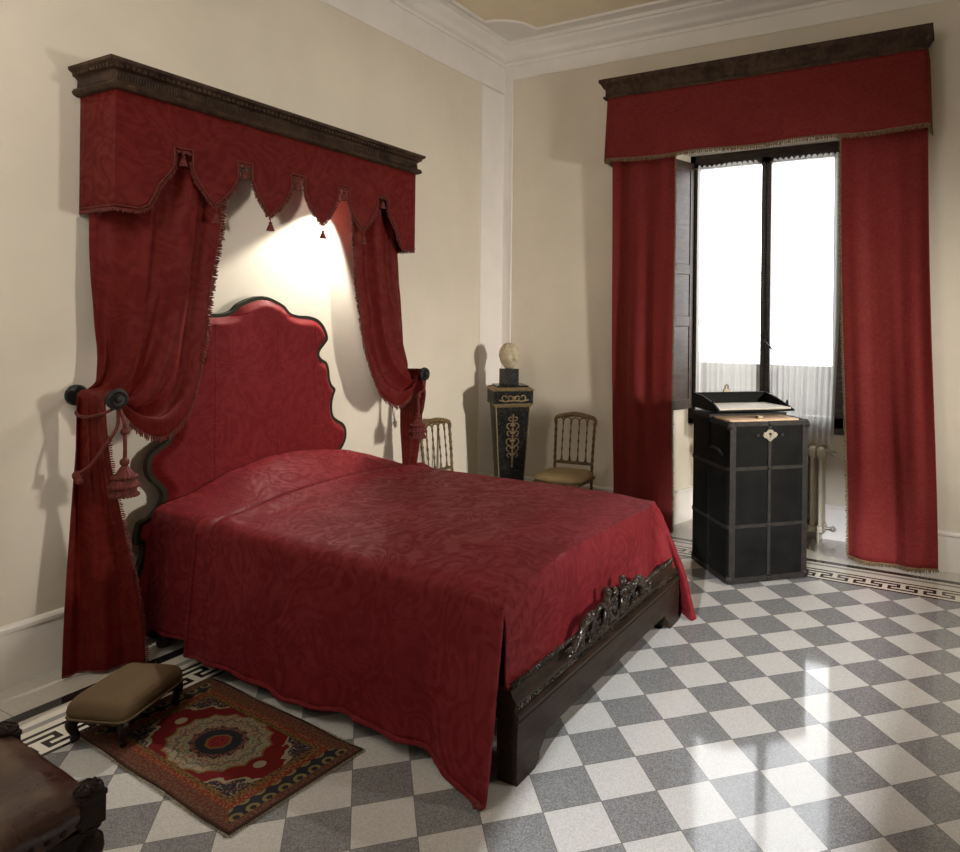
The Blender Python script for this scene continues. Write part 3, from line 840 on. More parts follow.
# rails, mattress
MB().box((.13, -3.165, .24), (2.22, -3.125, .42)).xf(L_).build('side_rail', M['bedwood'], bed, smooth=False, bevel=.004)
MB().box((.13, -1.735, .24), (2.22, -1.70, .42)).xf(L_).build('side_rail', M['bedwood'], bed, smooth=False, bevel=.004)
MB().box((.16, -3.12, .32), (2.19, -1.79, .60)).xf(L_).build('mattress', M['lining'], bed, smooth=True, bevel=.05)
pw = MB()
for y0 in (-3.0, -2.42):
    pw.ball((.34, y0 + .28, .64), .2, 16, (.80, 1.25, .30))
pw.xf(L_).build('pillow', M['lining'], bed)
# footboard: moulded profile swept in y
FY0, FY1 = -3.215, -1.625
fp = [(2.215, .10), (2.30, .10), (2.302, .215), (2.296, .222), (2.306, .228), (2.306, .240), (2.290, .252), (2.288, .270), (2.296, .276), (2.296, .286), (2.280, .300), (2.272, .322), (2.255, .330), (2.215, .330)]
fb = MB()
y_in = [FY0, FY1]
vsn = []
for y in y_in:
    for x, z in fp: vsn.append((x, y, z))
k_ = len(fp)
fb.add(vsn, [(i, (i + 1) % k_, k_ + (i + 1) % k_, k_ + i) for i in range(k_)] + [tuple(range(k_))[::-1], tuple(range(k_, 2 * k_))])
fb.xf(L_).build('footboard', M['bedwood'], bed, angle=30)
for sy, yy in ((1, FY0 + .0), (-1, FY1)):
    # bracket foot: outline in (y,z)
    br = [(0, 0), (.118, 0), (.150, .018), (.152, .045), (.168, .060), (.190, .075), (.198, .095), (.215, .112), (0, .112)]
    MB().prism([(yy + sy * (a + .0015), b) for a, b in br], 2.215, 2.2995, 'x').xf(L_).build('foot', M['bedwood'], bed, smooth=False, bevel=.003)
for yy in (-3.16, -1.80):
    MB().lathe([(.03, 0), (.035, .02), (.028, .10), (.034, .25), (.03, .30)], (.20, yy, 0), n=16).xf(L_).build('foot', M['bedwood'], bed)
# rope and bead mouldings
bd = MB(); bd2 = MB(); y = FY0 + .015
while y < FY1 - .01:
    if abs(y + 2.465) > .0: bd.ball((2.266, y, .333), .0125, 8, (1, .62, 1))
    bd2.tube([(2.298, y - .006, .262), (2.292, y + .008, .276)], .0045, 5)
    y += .0175
bd.xf(L_).build('bead_moulding', M['carved'], bed); bd2.xf(L_).build('rope_moulding', M['carved'], bed)
# carved crest: two facing figures amid scrolls
cr = MB(); c0 = -2.44
pl = []
for i in range(41):
    a = i / 40; y = c0 - .40 + .80 * a; s_ = sin(PI * a)
    pl.append((y, .315 + .085 * s_ ** 1.2))
cr.prism([(c0 + .40, .30), (c0 - .40, .30)] + pl, 2.285, 2.300, 'x')
X = 2.312
def arc(cy, cz, r0, r1, a0, a1, rad0, rad1, x=X, n=22):
    pts, rs = [], []
    for i in range(n):
        t_ = i / (n - 1); a = lerp(a0, a1, t_); r_ = lerp(r0, r1, t_)
        pts.append((x + .006 * sin(t_ * 6), cy + r_ * cos(a), cz + r_ * sin(a))); rs.append(lerp(rad0, rad1, t_))
    cr.tube(pts, [q_ * 1.25 for q_ in rs], 8); cr.ball(pts[-1], rad1 * 1.7, 8)
for s_ in (-1, 1):
    def Y(d_): return c0 + s_ * d_
    def A_(a): return a if s_ > 0 else PI - a
    # big outer acanthus scroll sweeping down to a leaf tip
    arc(Y(.26), .365, .085, .018, A_(-.5), A_(5.2), .016, .007)
    arc(Y(.16), .385, .070, .018, A_(3.6), A_(-1.6), .014, .008)
    cr.tube([(X, Y(.20), .425), (X, Y(.29), .405), (X, Y(.36), .355), (X + .004, Y(.41), .325), (X, Y(.455), .318)], [.010, .020, .018, .016, .004], 8)
    cr.tube([(X, Y(.40), .335), (X + .006, Y(.43), .350), (X, Y(.47), .352)], [.014, .011, .003], 8)
    for q in range(5):
        a = .5 + q * .45
        cr.ball((X + .006, Y(.26) + s_ * .07 * cos(a), .372 + .062 * sin(a)), .015, 8, (1, .7, 1.2))
    # standing figure (putto): legs, torso, arms, head
    y = Y(.085)
    cr.tube([(X, y + s_ * .03, .325), (X + .01, y + s_ * .028, .355), (X + .006, y + s_ * .012, .385)], [.010, .014, .017], 8)
    cr.tube([(X, y - s_ * .018, .325), (X + .012, y - s_ * .022, .352), (X + .006, y - s_ * .006, .385)], [.010, .014, .017], 8)
    cr.tube([(X + .004, y, .38), (X + .008, y + s_ * .004, .41), (X + .006, y, .44), (X + .004, y - s_ * .002, .458)], [.018, .023, .022, .010], 10)
    cr.ball((X + .008, y - s_ * .004, .476), .019, 10)
    cr.ball((X + .002, y - s_ * .0, .485), .018, 8)
    cr.tube([(X + .006, y + s_ * .018, .443), (X + .014, y + s_ * .045, .425), (X + .010, y + s_ * .075, .440)], [.010, .009, .007], 8)
    cr.tube([(X + .006, y - s_ * .018, .443), (X + .014, y - s_ * .040, .430), (X + .012, y - s_ * .060, .440)], [.010, .009, .007], 8)
    # leaf trails along the base
    for q in range(6):
        cr.tube([(X - .004, Y(.08 + q * .055), .312), (X + .008, Y(.10 + q * .055), .325), (X, Y(.125 + q * .055), .312)], [.008, .012, .004], 6)
# central shield and ball
cr.ball((X, c0, .395), .045, 14, (.35, .75, 1.15)); cr.ball((X, c0, .452), .022, 10)
cr.tube([(X, c0 - .04, .345), (X + .012, c0, .33), (X, c0 + .04, .345)], .010, 8)
cr.xf(lambda q: Vector((q.x, -2.475 + (q.y - c0) * .92, .31 + (q.z - .31) * .90))).xf(L_).build('carved_crest', M['carved'], bed, angle=60)

# ------------------------------------------------------------------ coverlet
cv = thing('coverlet', 'crimson damask coverlet spread over the bed, a pillow roll bulging beneath it', 'coverlet', (1.2, -2.46, .65))
co = Vector(cv.location)
YN, YF, XH, XF = -3.225, -1.675, .152, 2.235
def topz(x, y):
    t_ = (y - YN) / (YF - YN)
    base = .662 + .035 * sin(PI * max(0, min(1, t_)))
    amp = interp([(-3.3, 0), (-3.2, .005), (-2.98, .030), (-2.81, .085), (-2.57, .125), (-2.36, .130), (-1.97, .095), (-1.80, .055), (-1.65, .0)], y)
    xc = interp([(-3.2, .60), (-2.6, .50), (-1.7, .46)], y)
    pil = 1 - sst(xc - .30, xc + .03, x)
    pil = amp * (pil ** .8) 
    crease = -.034 * math.exp(-((x - xc - .02) / .020) ** 2) * (1 - .3 * t_)
    puff = .026 * math.exp(-((x - xc - .10) / .06) ** 2)
    wr = .006 * noise.noise(Vector((x * 3, y * 3, 0))) + .003 * noise.noise(Vector((x * 9, y * 6, 2)))
    foot = -.02 * sst(1.9, 2.24, x)
    return base + pil + crease + puff + wr + foot
def cov_profile(x):
    """cross-section points from near hem over the top to the far hem"""
    pts = []
    fold = sst(.50, .545, x)                       # the pillow cover hangs further in than the main spread
    hem = interp([(.15, .10), (.5, .10), (.545, .062), (.8, .085), (1.0, .06), (1.18, .045), (1.5, .07), (1.95, .06), (2.12, .02), (2.22, .008)], x)
    ybot = lerp(-3.205, -3.262, fold) - .085 * sst(1.85, 2.23, x)
    ytop = lerp(YN + .03, YN, fold)
    r_ = .045
    zt = topz(x, ytop + r_) - .004
    NSd = 26
    for k in range(NSd):
        w = k / (NSd - 1)                           # 0 hem -> 1 under the rounded edge
        z = lerp(hem, zt - r_, w)
        y = lerp(ybot, ytop, w ** .9)
        am = (1 - w) ** .8
        y += am * (.012 * sin(x * 13 + .5) + .007 * sin(x * 29 + 2)) + .004 * noise.noise(Vector((x * 5, z * 5, 7)))
        xx = x + (1 - w) * -.012 * (1 - fold) - (1 - w) * .03 * sst(.5, .56, x) * (1 - sst(.56, .9, x))
        pts.append((xx + (1 - w) * .03 * sst(2.1, 2.23, x), y, z))
    for k in range(1, 6):
        a = k / 6 * PI / 2; pts.append((x, ytop + r_ - r_ * cos(a), zt - r_ + r_ * sin(a)))
    NT_ = 64
    for k in range(NT_):
        y = lerp(ytop + r_, YF - r_, k / (NT_ - 1)); pts.append((x, y, topz(x, y)))
    zt2 = topz(x, YF - r_)
    for k in range(1, 6):
        a = k / 6 * PI / 2; pts.append((x, YF - r_ + r_ * sin(a), zt2 - r_ + r_ * cos(a)))
    fl2 = sst(1.5, 2.2, x)
    for k in range(NSd):
        w = k / (NSd - 1)
        z = lerp(zt2 - r_, lerp(.07, .012, sst(1.9, 2.2, x)), w); y = YF + w * (.04 + .19 * fl2 * (1 - .80 * sst(2.10, 2.235, x))) + w * .010 * sin(x * 15)
        xx = x + (w ** .8) * .135 * sst(1.95, 2.235, x)
        pts.append((xx, y, z))
    return pts
NX = 190
rows = []
for i in range(NX):
    x = lerp(XH, XF - .0, i / (NX - 1)); r_ = cov_profile(x)
    rows.append([(a - .055 * sst(1.95, 2.235, x) * sst(-1.98, -1.69, b) * (1 if c > .6 else max(0, (c - .25) / .35)), b, c) for a, b, c in r_])
# round the foot edge a little
n_ = len(rows[0])
mb = MB().add([Vector(p) - co for r_ in rows for p in r_], [(i * n_ + j, (i + 1) * n_ + j, (i + 1) * n_ + j + 1, i * n_ + j + 1) for i in range(NX - 1) for j in range(n_ - 1)])
# foot skirt: starts on the last row between both edges, drops behind the carved rail
a0, a1 = 26 - 1 + 1, n_ - 26
last = rows[-1][a0:a1]
def foot_pts(j):
    x, y, z = last[j]; out_ = []
    t_ = j / (len(last) - 1)
    hemz = interp([(0, .335), (.9, .335), (.94, .32), (1, .27)], t_)
    xo = .0 + .09 * sst(.88, 1., t_)
    for k in range(18):
        w = k / 17
        zz = lerp(z, hemz, w) if w > 0 else z
        xx = x + .020 * sin(min(1, w * 3) * PI / 2) + xo * w + w * .006 * sin(y * 24) * (1 - w * .5)
        out_.append((xx, y + (.04 * w * sst(.9, 1, t_)), zz))
    return out_
fps = [foot_pts(j) for j in range(len(last))]
mb.add([Vector(p) - co for r_ in fps for p in r_], [(i * 18 + j, (i + 1) * 18 + j, (i + 1) * 18 + j + 1, i * 18 + j + 1) for i in range(len(last) - 1) for j in range(17)])
mb.build('cloth', M['coverlet'], cv, merge=.0005, solid=.008, angle=70)
# quilted hem roll
hm = MB()
near = [Vector(r_[0]) - co for r_ in rows if r_[0][0] > .53]
def wob(pts, rad):
    return [rad * (1 + .25 * noise.noise(p * 22)) for p in pts]
near0 = [Vector(r_[0]) - co for r_ in rows if r_[0][0] <= .53]
hm.tube(near0, wob(near0, .009), 8)
vert = [Vector(p) - co for p in rows[-1][:27]]
path_ = near + vert
hm.tube(path_, wob(path_, .012), 8)
vi = min(range(NX), key=lambda i: abs(lerp(XH, XF, i / (NX - 1)) - .545))
pv = [Vector(p) - co + Vector((0, -.004, 0)) for p in rows[vi][:26]]
hm.tube(pv, wob(pv, .008), 8)
farh = [Vector(r_[-1]) - co for r_ in rows] ; hm.tube(farh, wob(farh, .014), 8)
fv = [Vector(p) - co for p in rows[-1][-26:]]; hm.tube(fv, wob(fv, .016), 8)
fh = [Vector(f_[-1]) - co for f_ in fps]; hm.tube(fh, wob(fh, .011), 8)
hm.build('hem', M['coverlet'], cv)
# little floor corner tuft
tf = MB(); e_ = Vector(rows[-1][0])
for k in range(10): tf.tube([e_ + Vector((0, 0, .006)), e_ + Vector((random.uniform(-.035, .0), random.uniform(-.03, .01), .012))], [.006, .004], 5)
tf.xf(lambda q: q - co).build('corner_tuft', M['trim'], cv)

# ------------------------------------------------------------------ corner pedestal with bust
RP = math.radians(45)
ped = thing('pedestal', 'tapering black marble pedestal with gilt ornament in the room corner', 'pedestal', (.370, -.405, 0), RP); ped.scale = (1.09, 1.09, 1.008)
# local: front faces -y
def frus(mb, z0, w0, z1, w1):
    a, b = w0 / 2, w1 / 2
    return mb.add([(-a, -a, z0), (a, -a, z0), (a, a, z0), (-a, a, z0), (-b, -b, z1), (b, -b, z1), (b, b, z1), (-b, b, z1)], [(0, 3, 2, 1), (4, 5, 6, 7), (0, 1, 5, 4), (1, 2, 6, 5), (2, 3, 7, 6), (3, 0, 4, 7)])
MB().box((-.13, -.13, 0), (.13, .13, .05)).build('plinth', M['marble'], ped, smooth=False, bevel=.004)
frus(MB(), .05, .155, .925, .255).build('shaft', M['marble'], ped, smooth=False, bevel=.003)
fr_ = MB(); 
for (z0, w0, z1, w1) in ((.925, .262, .945, .285), (.945, .295, .955, .300), (1.055, .300, 1.065, .312), (1.065, .300, 1.082, .262)): frus(fr_, z0, w0, z1, w1)
for s_ in (-1, 1):
    for q in (-1, 1): fr_.tube([(s_ * .077, q * .077, .055), (s_ * .126, q * .126, .925)], .0045, 6)
fr_.build('gilt_moulding', M['ormolu'], ped, smooth=False)
MB().box((-.147, -.147, .955), (.147, .147, 1.055)).build('block', M['marble'], ped, smooth=False, bevel=.003)
MB().box((-.118, -.118, 1.082), (.118, .118, 1.096)).build('cap', M['marble'], ped, smooth=False, bevel=.003)
orn = MB()
def oy(z): return -(.0775 + (z - .05) * .0571) - .004
def oarc(cx_, cz, r0, r1, a0, a1, rad, yy=None, n=16):
    pts = [];
    for i in range(n):
        t_ = i / (n - 1); a = lerp(a0, a1, t_); r_ = lerp(r0, r1, t_); z = cz + r_ * sin(a)
        pts.append((cx_ + r_ * cos(a), (oy(z) if yy is None else yy), z))
    orn.tube(pts, rad, 6)
for s_ in (-1, 1):
    A_ = lambda a: a if s_ > 0 else PI - a
    oarc(s_ * .018, .835, .018, .010, A_(-2), A_(2.6), .0045)
    for cz, r_ in ((.78, .030), (.72, .026), (.655, .034), (.60, .030), (.545, .022)):
        oarc(s_ * .020, cz, r_, .007, A_(-1.4), A_(3.6), .0042)
        orn.ball((s_ * .012, oy(cz), cz), .009, 6)
    oarc(s_ * .065, 1.005, .034, .008, A_(-2.6), A_(3.2), .0045, -.151)
    oarc(s_ * .030, 1.000, .022, .006, A_(3.1), A_(-1.5), .004, -.151)
for z in (.86, .80, .745, .69, .63, .575, .52, .49, .46): orn.ball((0, oy(z), z), .0095 if z > .5 else .007, 8)
orn.tube([(0, oy(.87), .87), (0, oy(.44), .44)], .005, 6); orn.ball((0, -.151, 1.0), .016, 8)
orn.tube([(-.11, -.150, .985), (-.06, -.152, .975), (0, -.152, .982), (.06, -.152, .975), (.11, -.150, .985)], .005, 6)
orn.build('gilt_ornament', M['ormolu'], ped)

bust = thing('bust', 'small cream stone head on a black marble cube atop the pedestal', 'bust', (.362, -.410, 1.105), math.radians(62))
MB().box((-.060, -.060, 0), (.060, .060, .130)).build('base', M['marble'], bust, smooth=False, bevel=.003)
hd = MB()
def headf(u, v):
    a = 2 * PI * u; b = PI * (v * .998 + .001)
    d_ = Vector((sin(b) * sin(a), -sin(b) * cos(a), cos(b)))      # a=0 faces -y
    r_ = Vector((.078 * d_.x, .090 * d_.y, .104 * d_.z))
    # jaw taper
    if d_.z < 0: r_.x *= 1 - .10 * (-d_.z) ** 1.2; r_.y *= 1 - .12 * (-d_.z)
    f_ = max(0, -d_.y)
    g = lambda ax, az, s: math.exp(-(((d_.x - ax) / s) ** 2 + ((d_.z - az) / s) ** 2)) * (f_ > 0)
    out_ = 0
    out_ += .020 * math.exp(-((d_.x / .11) ** 2 + ((d_.z + .16) / .13) ** 2)) * (f_ > 0)       # nose tip
    out_ += .010 * math.exp(-((d_.x / .08) ** 2 + ((d_.z + .0) / .16) ** 2)) * (f_ > 0)
    out_ += .006 * math.exp(-((d_.x / .45) ** 2 + ((d_.z - .20) / .07) ** 2)) * (f_ > 0)       # brow
    out_ -= .012 * (g(.30, .05, .14) + g(-.30, .05, .14))
    out_ += .005 * (g(.30, .03, .06) + g(-.30, .03, .06))                                        # eyelids
    out_ += .006 * math.exp(-((d_.x / .20) ** 2 + ((d_.z + .43) / .045) ** 2)) * (f_ > 0) + .006 * math.exp(-((d_.x / .18) ** 2 + ((d_.z + .54) / .045) ** 2)) * (f_ > 0)
    out_ -= .005 * math.exp(-((d_.x / .22) ** 2 + ((d_.z + .485) / .02) ** 2)) * (f_ > 0)
    out_ += .010 * math.exp(-((d_.x / .2) ** 2 + ((d_.z + .80) / .15) ** 2)) * (f_ > 0)          # chin
    out_ += .004 * (g(.42, -.25, .2) + g(-.42, -.25, .2))
    return r_ + d_ * out_ + Vector((0, 0, .1))
hd.grid(72, 60, headf, closed_u=True)
for s_ in (-1, 1):
    hd.tube([(s_ * .074, .004, .118), (s_ * .080, .012, .112), (s_ * .079, .012, .095), (s_ * .070, .002, .080)], [.006, .008, .007, .004], 8)
hd.xf(lambda q: q + Vector((0, 0, .130)))
hd.build('head', M['stone'], bust, angle=180)
hr = MB()
def hairf(u, v):
    a = 2 * PI * u; b = PI * .52 * (v * .998 + .002)
    d_ = Vector((sin(b) * sin(a), -sin(b) * cos(a), cos(b)))
    front = max(0, -d_.y)
    lim = 1.0 - .62 * front * sst(.35, .9, v)
    b2 = b * lim; d_ = Vector((sin(b2) * sin(a), -sin(b2) * cos(a), cos(b2)))
    k2 = 1.05 + .035 * noise.noise(d_ * 7) + .03 * sin(a * 9 + b * 8)
    if v > .97: k2 = .97
    return Vector((.079 * d_.x * k2, .092 * d_.y * k2, .104 * d_.z * k2 + .232))
hr.grid(64, 26, hairf, closed_u=True); hr.build('hair', M['stone'], bust, angle=180)

# ------------------------------------------------------------------ gilt chairs
def gilt_chair(loc, rz, label):
    t = thing('gilt_chair', label, 'chair', loc, rz, 'gilt chairs against the walls')      # local: front -y, origin between feet
    # seat
    sm = MB()
    def sf(u, v):
        a = 2 * PI * u; e_ = 4.5
        cx_, sx_ = cos(a), sin(a)
        rr = (abs(cx_) ** e_ + abs(sx_) ** e_) ** (-1 / e_)
        tp = [(.0, .415), (.90, .415), (1.0, .425), (1.02, .438), (.99, .455), (.90, .467), (.6, .476), (.001, .480)]
        k = v * (len(tp) - 1); i = min(int(k), len(tp) - 2); f_ = k - i
        rad = lerp(tp[i][0], tp[i + 1][0], f_); z = lerp(tp[i][1], tp[i + 1][1], f_)
        y = rr * sx_ * .195 * rad; w = .205 if y < 0 else lerp(.205, .18, y / .195)
        return (rr * cx_ * w * rad, y, z)
    sm.grid(48, 22, sf, closed_u=True); sm.build('seat', M['seat'], t, angle=60)
    fr_ = MB(); fr_.box((-.19, -.185, .395), (.19, -.160, .418)).box((-.165, .155, .395), (.165, .180, .418)).box((-.19, -.18, .395), (-.168, .17, .418)).box((.168, -.18, .395), (.19, .17, .418))
    fr_.build('seat_frame', M['gilt'], t, bevel=.004)
    def turned(z0, z1, r_, rings):
        pr_ = []; 
        for i in range(60):
            q = i / 59; z = lerp(z0, z1, q); rr = r_ * (.82 + .30 * abs(sin(q * PI * rings)) ** 6 * 1.2)
            pr_.append((rr, z))
        return pr_
    for s_ in (-1, 1):
        MB().lathe(turned(0, .40, .0125, 7), (s_ * .175, -.168, 0), n=12).build('leg', M['gilt'], t)
        # back leg continues as back post, leaning
        pts = [(s_ * .150, .205, 0), (s_ * .156, .175, .25), (s_ * .160, .165, .42), (s_ * .163, .178, .62), (s_ * .168, .205, .86)]
        pc = even(catmull(pts, 60), 60); rs = [.0125 * (.8 + .35 * abs(sin(i / 59 * PI * 15)) ** 6) for i in range(60)]
        MB().tube(pc, rs, 10).build('back_post', M['giltdark'], t)
    def bk(z): return interp([(.42, .165), (.62, .178), (.86, .205), (.92, .212)], z)
    for s_ in (-.104, -.036, .036, .104):
        pc = [(s_, bk(z), z) for z in [lerp(.515, .865, i / 39) for i in range(40)]]
        MB().tube(pc, [.0062 * (.75 + .6 * abs(sin(i / 39 * PI * 5)) ** 6) for i in range(40)], 8).build('spindle', M['giltdark'], t)
    low = MB(); low.tube([(-.162, bk(.51), .51), (.162, bk(.51), .51)], .011, 8)
    for i in range(5):
        a = -.138 + i * .069
        low.tube([(a - .034, bk(.53), .548), (a - .026, bk(.52), .525), (a, bk(.515), .517), (a + .026, bk(.52), .525), (a + .034, bk(.53), .548)], .006, 6)
    low.build('back_rail', M['giltdark'], t)
    tp = MB(); pc = catmull([(-.170, bk(.83), .825), (-.172, bk(.86), .855), (-.150, bk(.88), .880), (-.08, bk(.89), .895), (0, bk(.90), .905), (.08, bk(.89), .895), (.150, bk(.88), .880), (.172, bk(.86), .855), (.170, bk(.83), .825)], 40)
    tp.tube(pc, [.012 + .008 * sin(PI * i / 39) for i in range(40)], 10)
    for i in range(5):
        a = -.138 + i * .069
        tp.tube([(a - .034, bk(.86), .845), (a - .024, bk(.87), .868), (a, bk(.87), .878), (a + .024, bk(.87), .868), (a + .034, bk(.86), .845)], .006, 6)
    tp.build('crest_rail', M['gilt'], t)
    for z in (.16, .24):
        MB().tube([(-.175, -.168, z), (.175, -.168, z)], .008, 8).build('stretcher', M['gilt'], t)
    for s_ in (-1, 1): MB().tube([(s_ * .175, -.168, .2), (s_ * .156, .182, .2)], .008, 8).build('stretcher', M['gilt'], t)
    return t
ch_ = gilt_chair((.935, -.475, 0), math.radians(6), 'gilt spindle-back chair with ochre seat between the pedestal and window curtain')
ch_.scale = (1, 1, .975)
ch_ = gilt_chair((.335, -1.055, 0), math.radians(90), 'gilt spindle-back chair partly hidden behind the bed and its right curtain')

ch_.scale = (1, 1, .955)
# ------------------------------------------------------------------ wardrobe trunk
ua = math.atan2(.394, .405)
tr_ = thing('steamer_trunk', 'tall black travelling trunk standing on end in front of the window, top open', 'trunk', (2.380, -.998, 0), ua)
W_, D1, D2, TH = .572, .262, .245, 1.008
def rbox(x0, y0, x1, y1, r, z0, z1, n=5):
    pts = []
    for (cx_, cy_, a0) in ((x1 - r, y1 - r, 0), (x0 + r, y1 - r, PI / 2), (x0 + r, y0 + r, PI), (x1 - r, y0 + r, 1.5 * PI)):
        for i in range(n + 1):
            a = a0 + i / n * PI / 2; pts.append((cx_ + r * cos(a), cy_ + r * sin(a)))
    return pts
# front half: shell with open top
outer = rbox(0, 0, W_, D1, .035, 0, 0); inner_ = rbox(.02, .02, W_ - .02, D1 - .01, .02, 0, 0)
sh = MB(); n_ = len(outer)
vs = [(x, y, .012) for x, y in outer] + [(x, y, TH) for x, y in outer] + [(x, y, TH) for x, y in inner_] + [(x, y, TH - .12) for x, y in inner_]
fs = [tuple(range(n_))[::-1]]
for k in range(3): fs += [(k * n_ + i, k * n_ + (i + 1) % n_, (k + 1) * n_ + (i + 1) % n_, (k + 1) * n_ + i) for i in range(n_)]
fs.append(tuple(3 * n_ + i for i in range(n_)))
sh.add(vs, fs).build('front_half', M['trunk'], tr_, angle=40)
MB().prism(rbox(0, D1 + .004, W_, D1 + D2, .012, 0, 0), .012, TH + .022).build('rear_half', M['trunk'], tr_, angle=40)
bands = MB()
def ring(pl, z, w, o_=.004):
    n2 = len(pl); c = Vector((W_ / 2, sum(p[1] for p in pl) / n2))
    out_ = []
    for dz, oo in ((-w / 2, .0), (-w / 2, o_), (w / 2, o_), (w / 2, .0)):
        for p in pl:
            q = Vector(p); d_ = (q - c); sx = (abs(d_.x) + oo) / max(abs(d_.x), 1e-6); sy = (abs(d_.y) + oo) / max(abs(d_.y), 1e-6)
            out_.append((c.x + d_.x * sx, c.y + d_.y * sy, z + dz))
    return out_, [(k * n2 + i, k * n2 + (i + 1) % n2, (k + 1) * n2 + (i + 1) % n2, (k + 1) * n2 + i) for k in range(3) for i in range(n2)]
for z, w in ((.030, .036), (.362, .022), (.718, .022), (TH - .012, .028)):
    bands.add(*ring(outer, z, w, .005))
o2 = rbox(0, D1 + .004, W_, D1 + D2, .012, 0, 0)
for z, w in ((.030, .036), (.362, .022), (.718, .022), (TH + .008, .028)): bands.add(*ring(o2, z, w, .004))
bands.box((W_ / 2 - .011, -.005, .03), (W_ / 2 + .011, .002, TH - .02))
for x0, x1 in ((.012, .052), (W_ - .052, W_ - .012)): bands.box((x0, -.0035, .02), (x1, .002, TH - .01))
for x in (.02, W_ - .02):
    for z in (.035, TH - .025): MB().ball((x, .012, z), .030, 10, (1, .7, 1)).build('corner_cap', M['strap'], tr_)
studs = bands
for z in (.030, .362, .718, TH - .012):
    studs.ball((W_ / 2, -.006, z), .010, 8, (1.3, .6, 1.3))
    for k in range(14): studs.ball((.03 + k * (W_ - .06) / 13, -.005, z), .0032, 6)
bands.build('edging', M['strap'], tr_, angle=30)
lk = MB(); zl = .925
lk.prism([(W_ / 2 + a, zl + b) for a, b in ((-.052, 0), (-.042, .016), (-.026, .018), (-.016, .032), (.016, .032), (.026, .018), (.042, .016), (.052, 0), (.042, -.016), (.026, -.022), (.010, -.036), (0, -.042), (-.010, -.036), (-.026, -.022), (-.042, -.016))], -.010, -.003, 'y')
lko = lk.build('lock_plate', M['lock'], tr_, smooth=False, bevel=.0015)
MB().lathe([(.008, -.014), (.010, -.010), (.010, -.008)], (W_ / 2, 0, zl + .006), 'y', 12).box((W_ / 2 - .002, -.0135, zl - .014), (W_ / 2 + .002, -.0095, zl + .002)).build('keyhole', M['iron'], lko)
for s_ in (-1, 1): MB().box((W_ / 2 + s_ * .085 - .012, -.008, zl - .01), (W_ / 2 + s_ * .085 + .012, .0, zl + .006)).build('latch', M['strap'], tr_, bevel=.002)
hdl = MB().tube(catmull([(-.004, .06, .80), (-.03, .07, .83), (-.035, .12, .84), (-.03, .17, .83), (-.004, .18, .80)], 16), .009, 8)
hdl.build('handle', M['strap'], tr_)
# tan inside board and the lifted tray
MB().box((.028, .035, TH - .03), (W_ - .055, D1 - .012, TH + .008)).build('inner_board', M['peach'], tr_, smooth=False, bevel=.003)
cl2 = MB().box((W_ / 2 - .04, .075, TH + .006), (W_ / 2 + .0, .11, TH + .024)); cl2.build('clasp', M['brass'], tr_, bevel=.003)
tray = MB()
TZ = TH + .055
def tz(y): return TZ + .02 * (y / .45)
tray.box((.0, .165, TZ - .015), (W_ - .02, D1 + D2 - .01, TZ)).box((.0, D1 + D2 - .02, TZ), (W_ - .02, D1 + D2, TZ + .085))
tray.prism([(.14, TZ - .012), (D1 + D2, TZ - .012), (D1 + D2, TZ + .085), (.36, TZ + .075), (.22, TZ + .045), (.14, TZ + .01)], -.004, .012, 'x')
tray.prism([(.14, TZ - .012), (D1 + D2, TZ - .012), (D1 + D2, TZ + .085), (.36, TZ + .060), (.22, TZ + .025), (.14, TZ)], W_ - .032, W_ - .018, 'x')
to_ = tray.build('tray', M['trunk'], tr_, smooth=False, bevel=.003)
MB().box((.016, .155, TZ), (W_ - .034, D1 + D2 - .022, TZ + .012)).build('lining', M['lining'], to_, smooth=False, bevel=.004)
for px_, pz_ in ((W_ - .025, .02), (.004, .03)): MB().lathe([(.004, 0), (.010, .004), (.008, .02), (.004, .034)], (px_, .22, TZ + pz_), n=8).build('peg', M['iron'], to_)
bk_ = MB().box((.22, D1 + D2 - .018, TZ + .082), (.27, D1 + D2 - .004, TZ + .105)); bk_.tube([(.232, D1 + D2 - .011, TZ + .10), (.235, D1 + D2 - .011, TZ + .128), (.245, D1 + D2 - .011, TZ + .136), (.255, D1 + D2 - .011, TZ + .128), (.258, D1 + D2 - .011, TZ + .10)], .006, 8)
bk_.build('buckle', M['brass'], to_)

# ------------------------------------------------------------------ rug and footstool
rug = thing('rug', 'small red and navy oriental rug with cream medallion beside the bed', 'rug', (1.181, -3.550, 0), math.radians(-3.8))
def rf(u, v):
    x = lerp(-.49, .49, u); y = lerp(-.262, .262, v)
    return (x, y + .004 * sin(x * 14), .007 + .0015 * sin(x * 20) * sin(y * 16))
mb = MB().grid(60, 36, rf); mb.build('pile', M['rug'], rug, solid=.006)
fr = MB()
for s_ in (-1, 1):
    pts = [Vector((lerp(-.49, .49, i / 60), s_ * .262, .006)) for i in range(61)]
    fringe(fr, pts, (0, s_, -.12), .010, .008, .002)
for s_ in (-1, 1):
    pts = [Vector((s_ * .49, lerp(-.262, .262, i / 40), .006)) for i in range(41)]
    fringe(fr, pts, (s_, 0, -.12), .012, .007, .002)
fr.build('fringe', M['rugend'], rug)

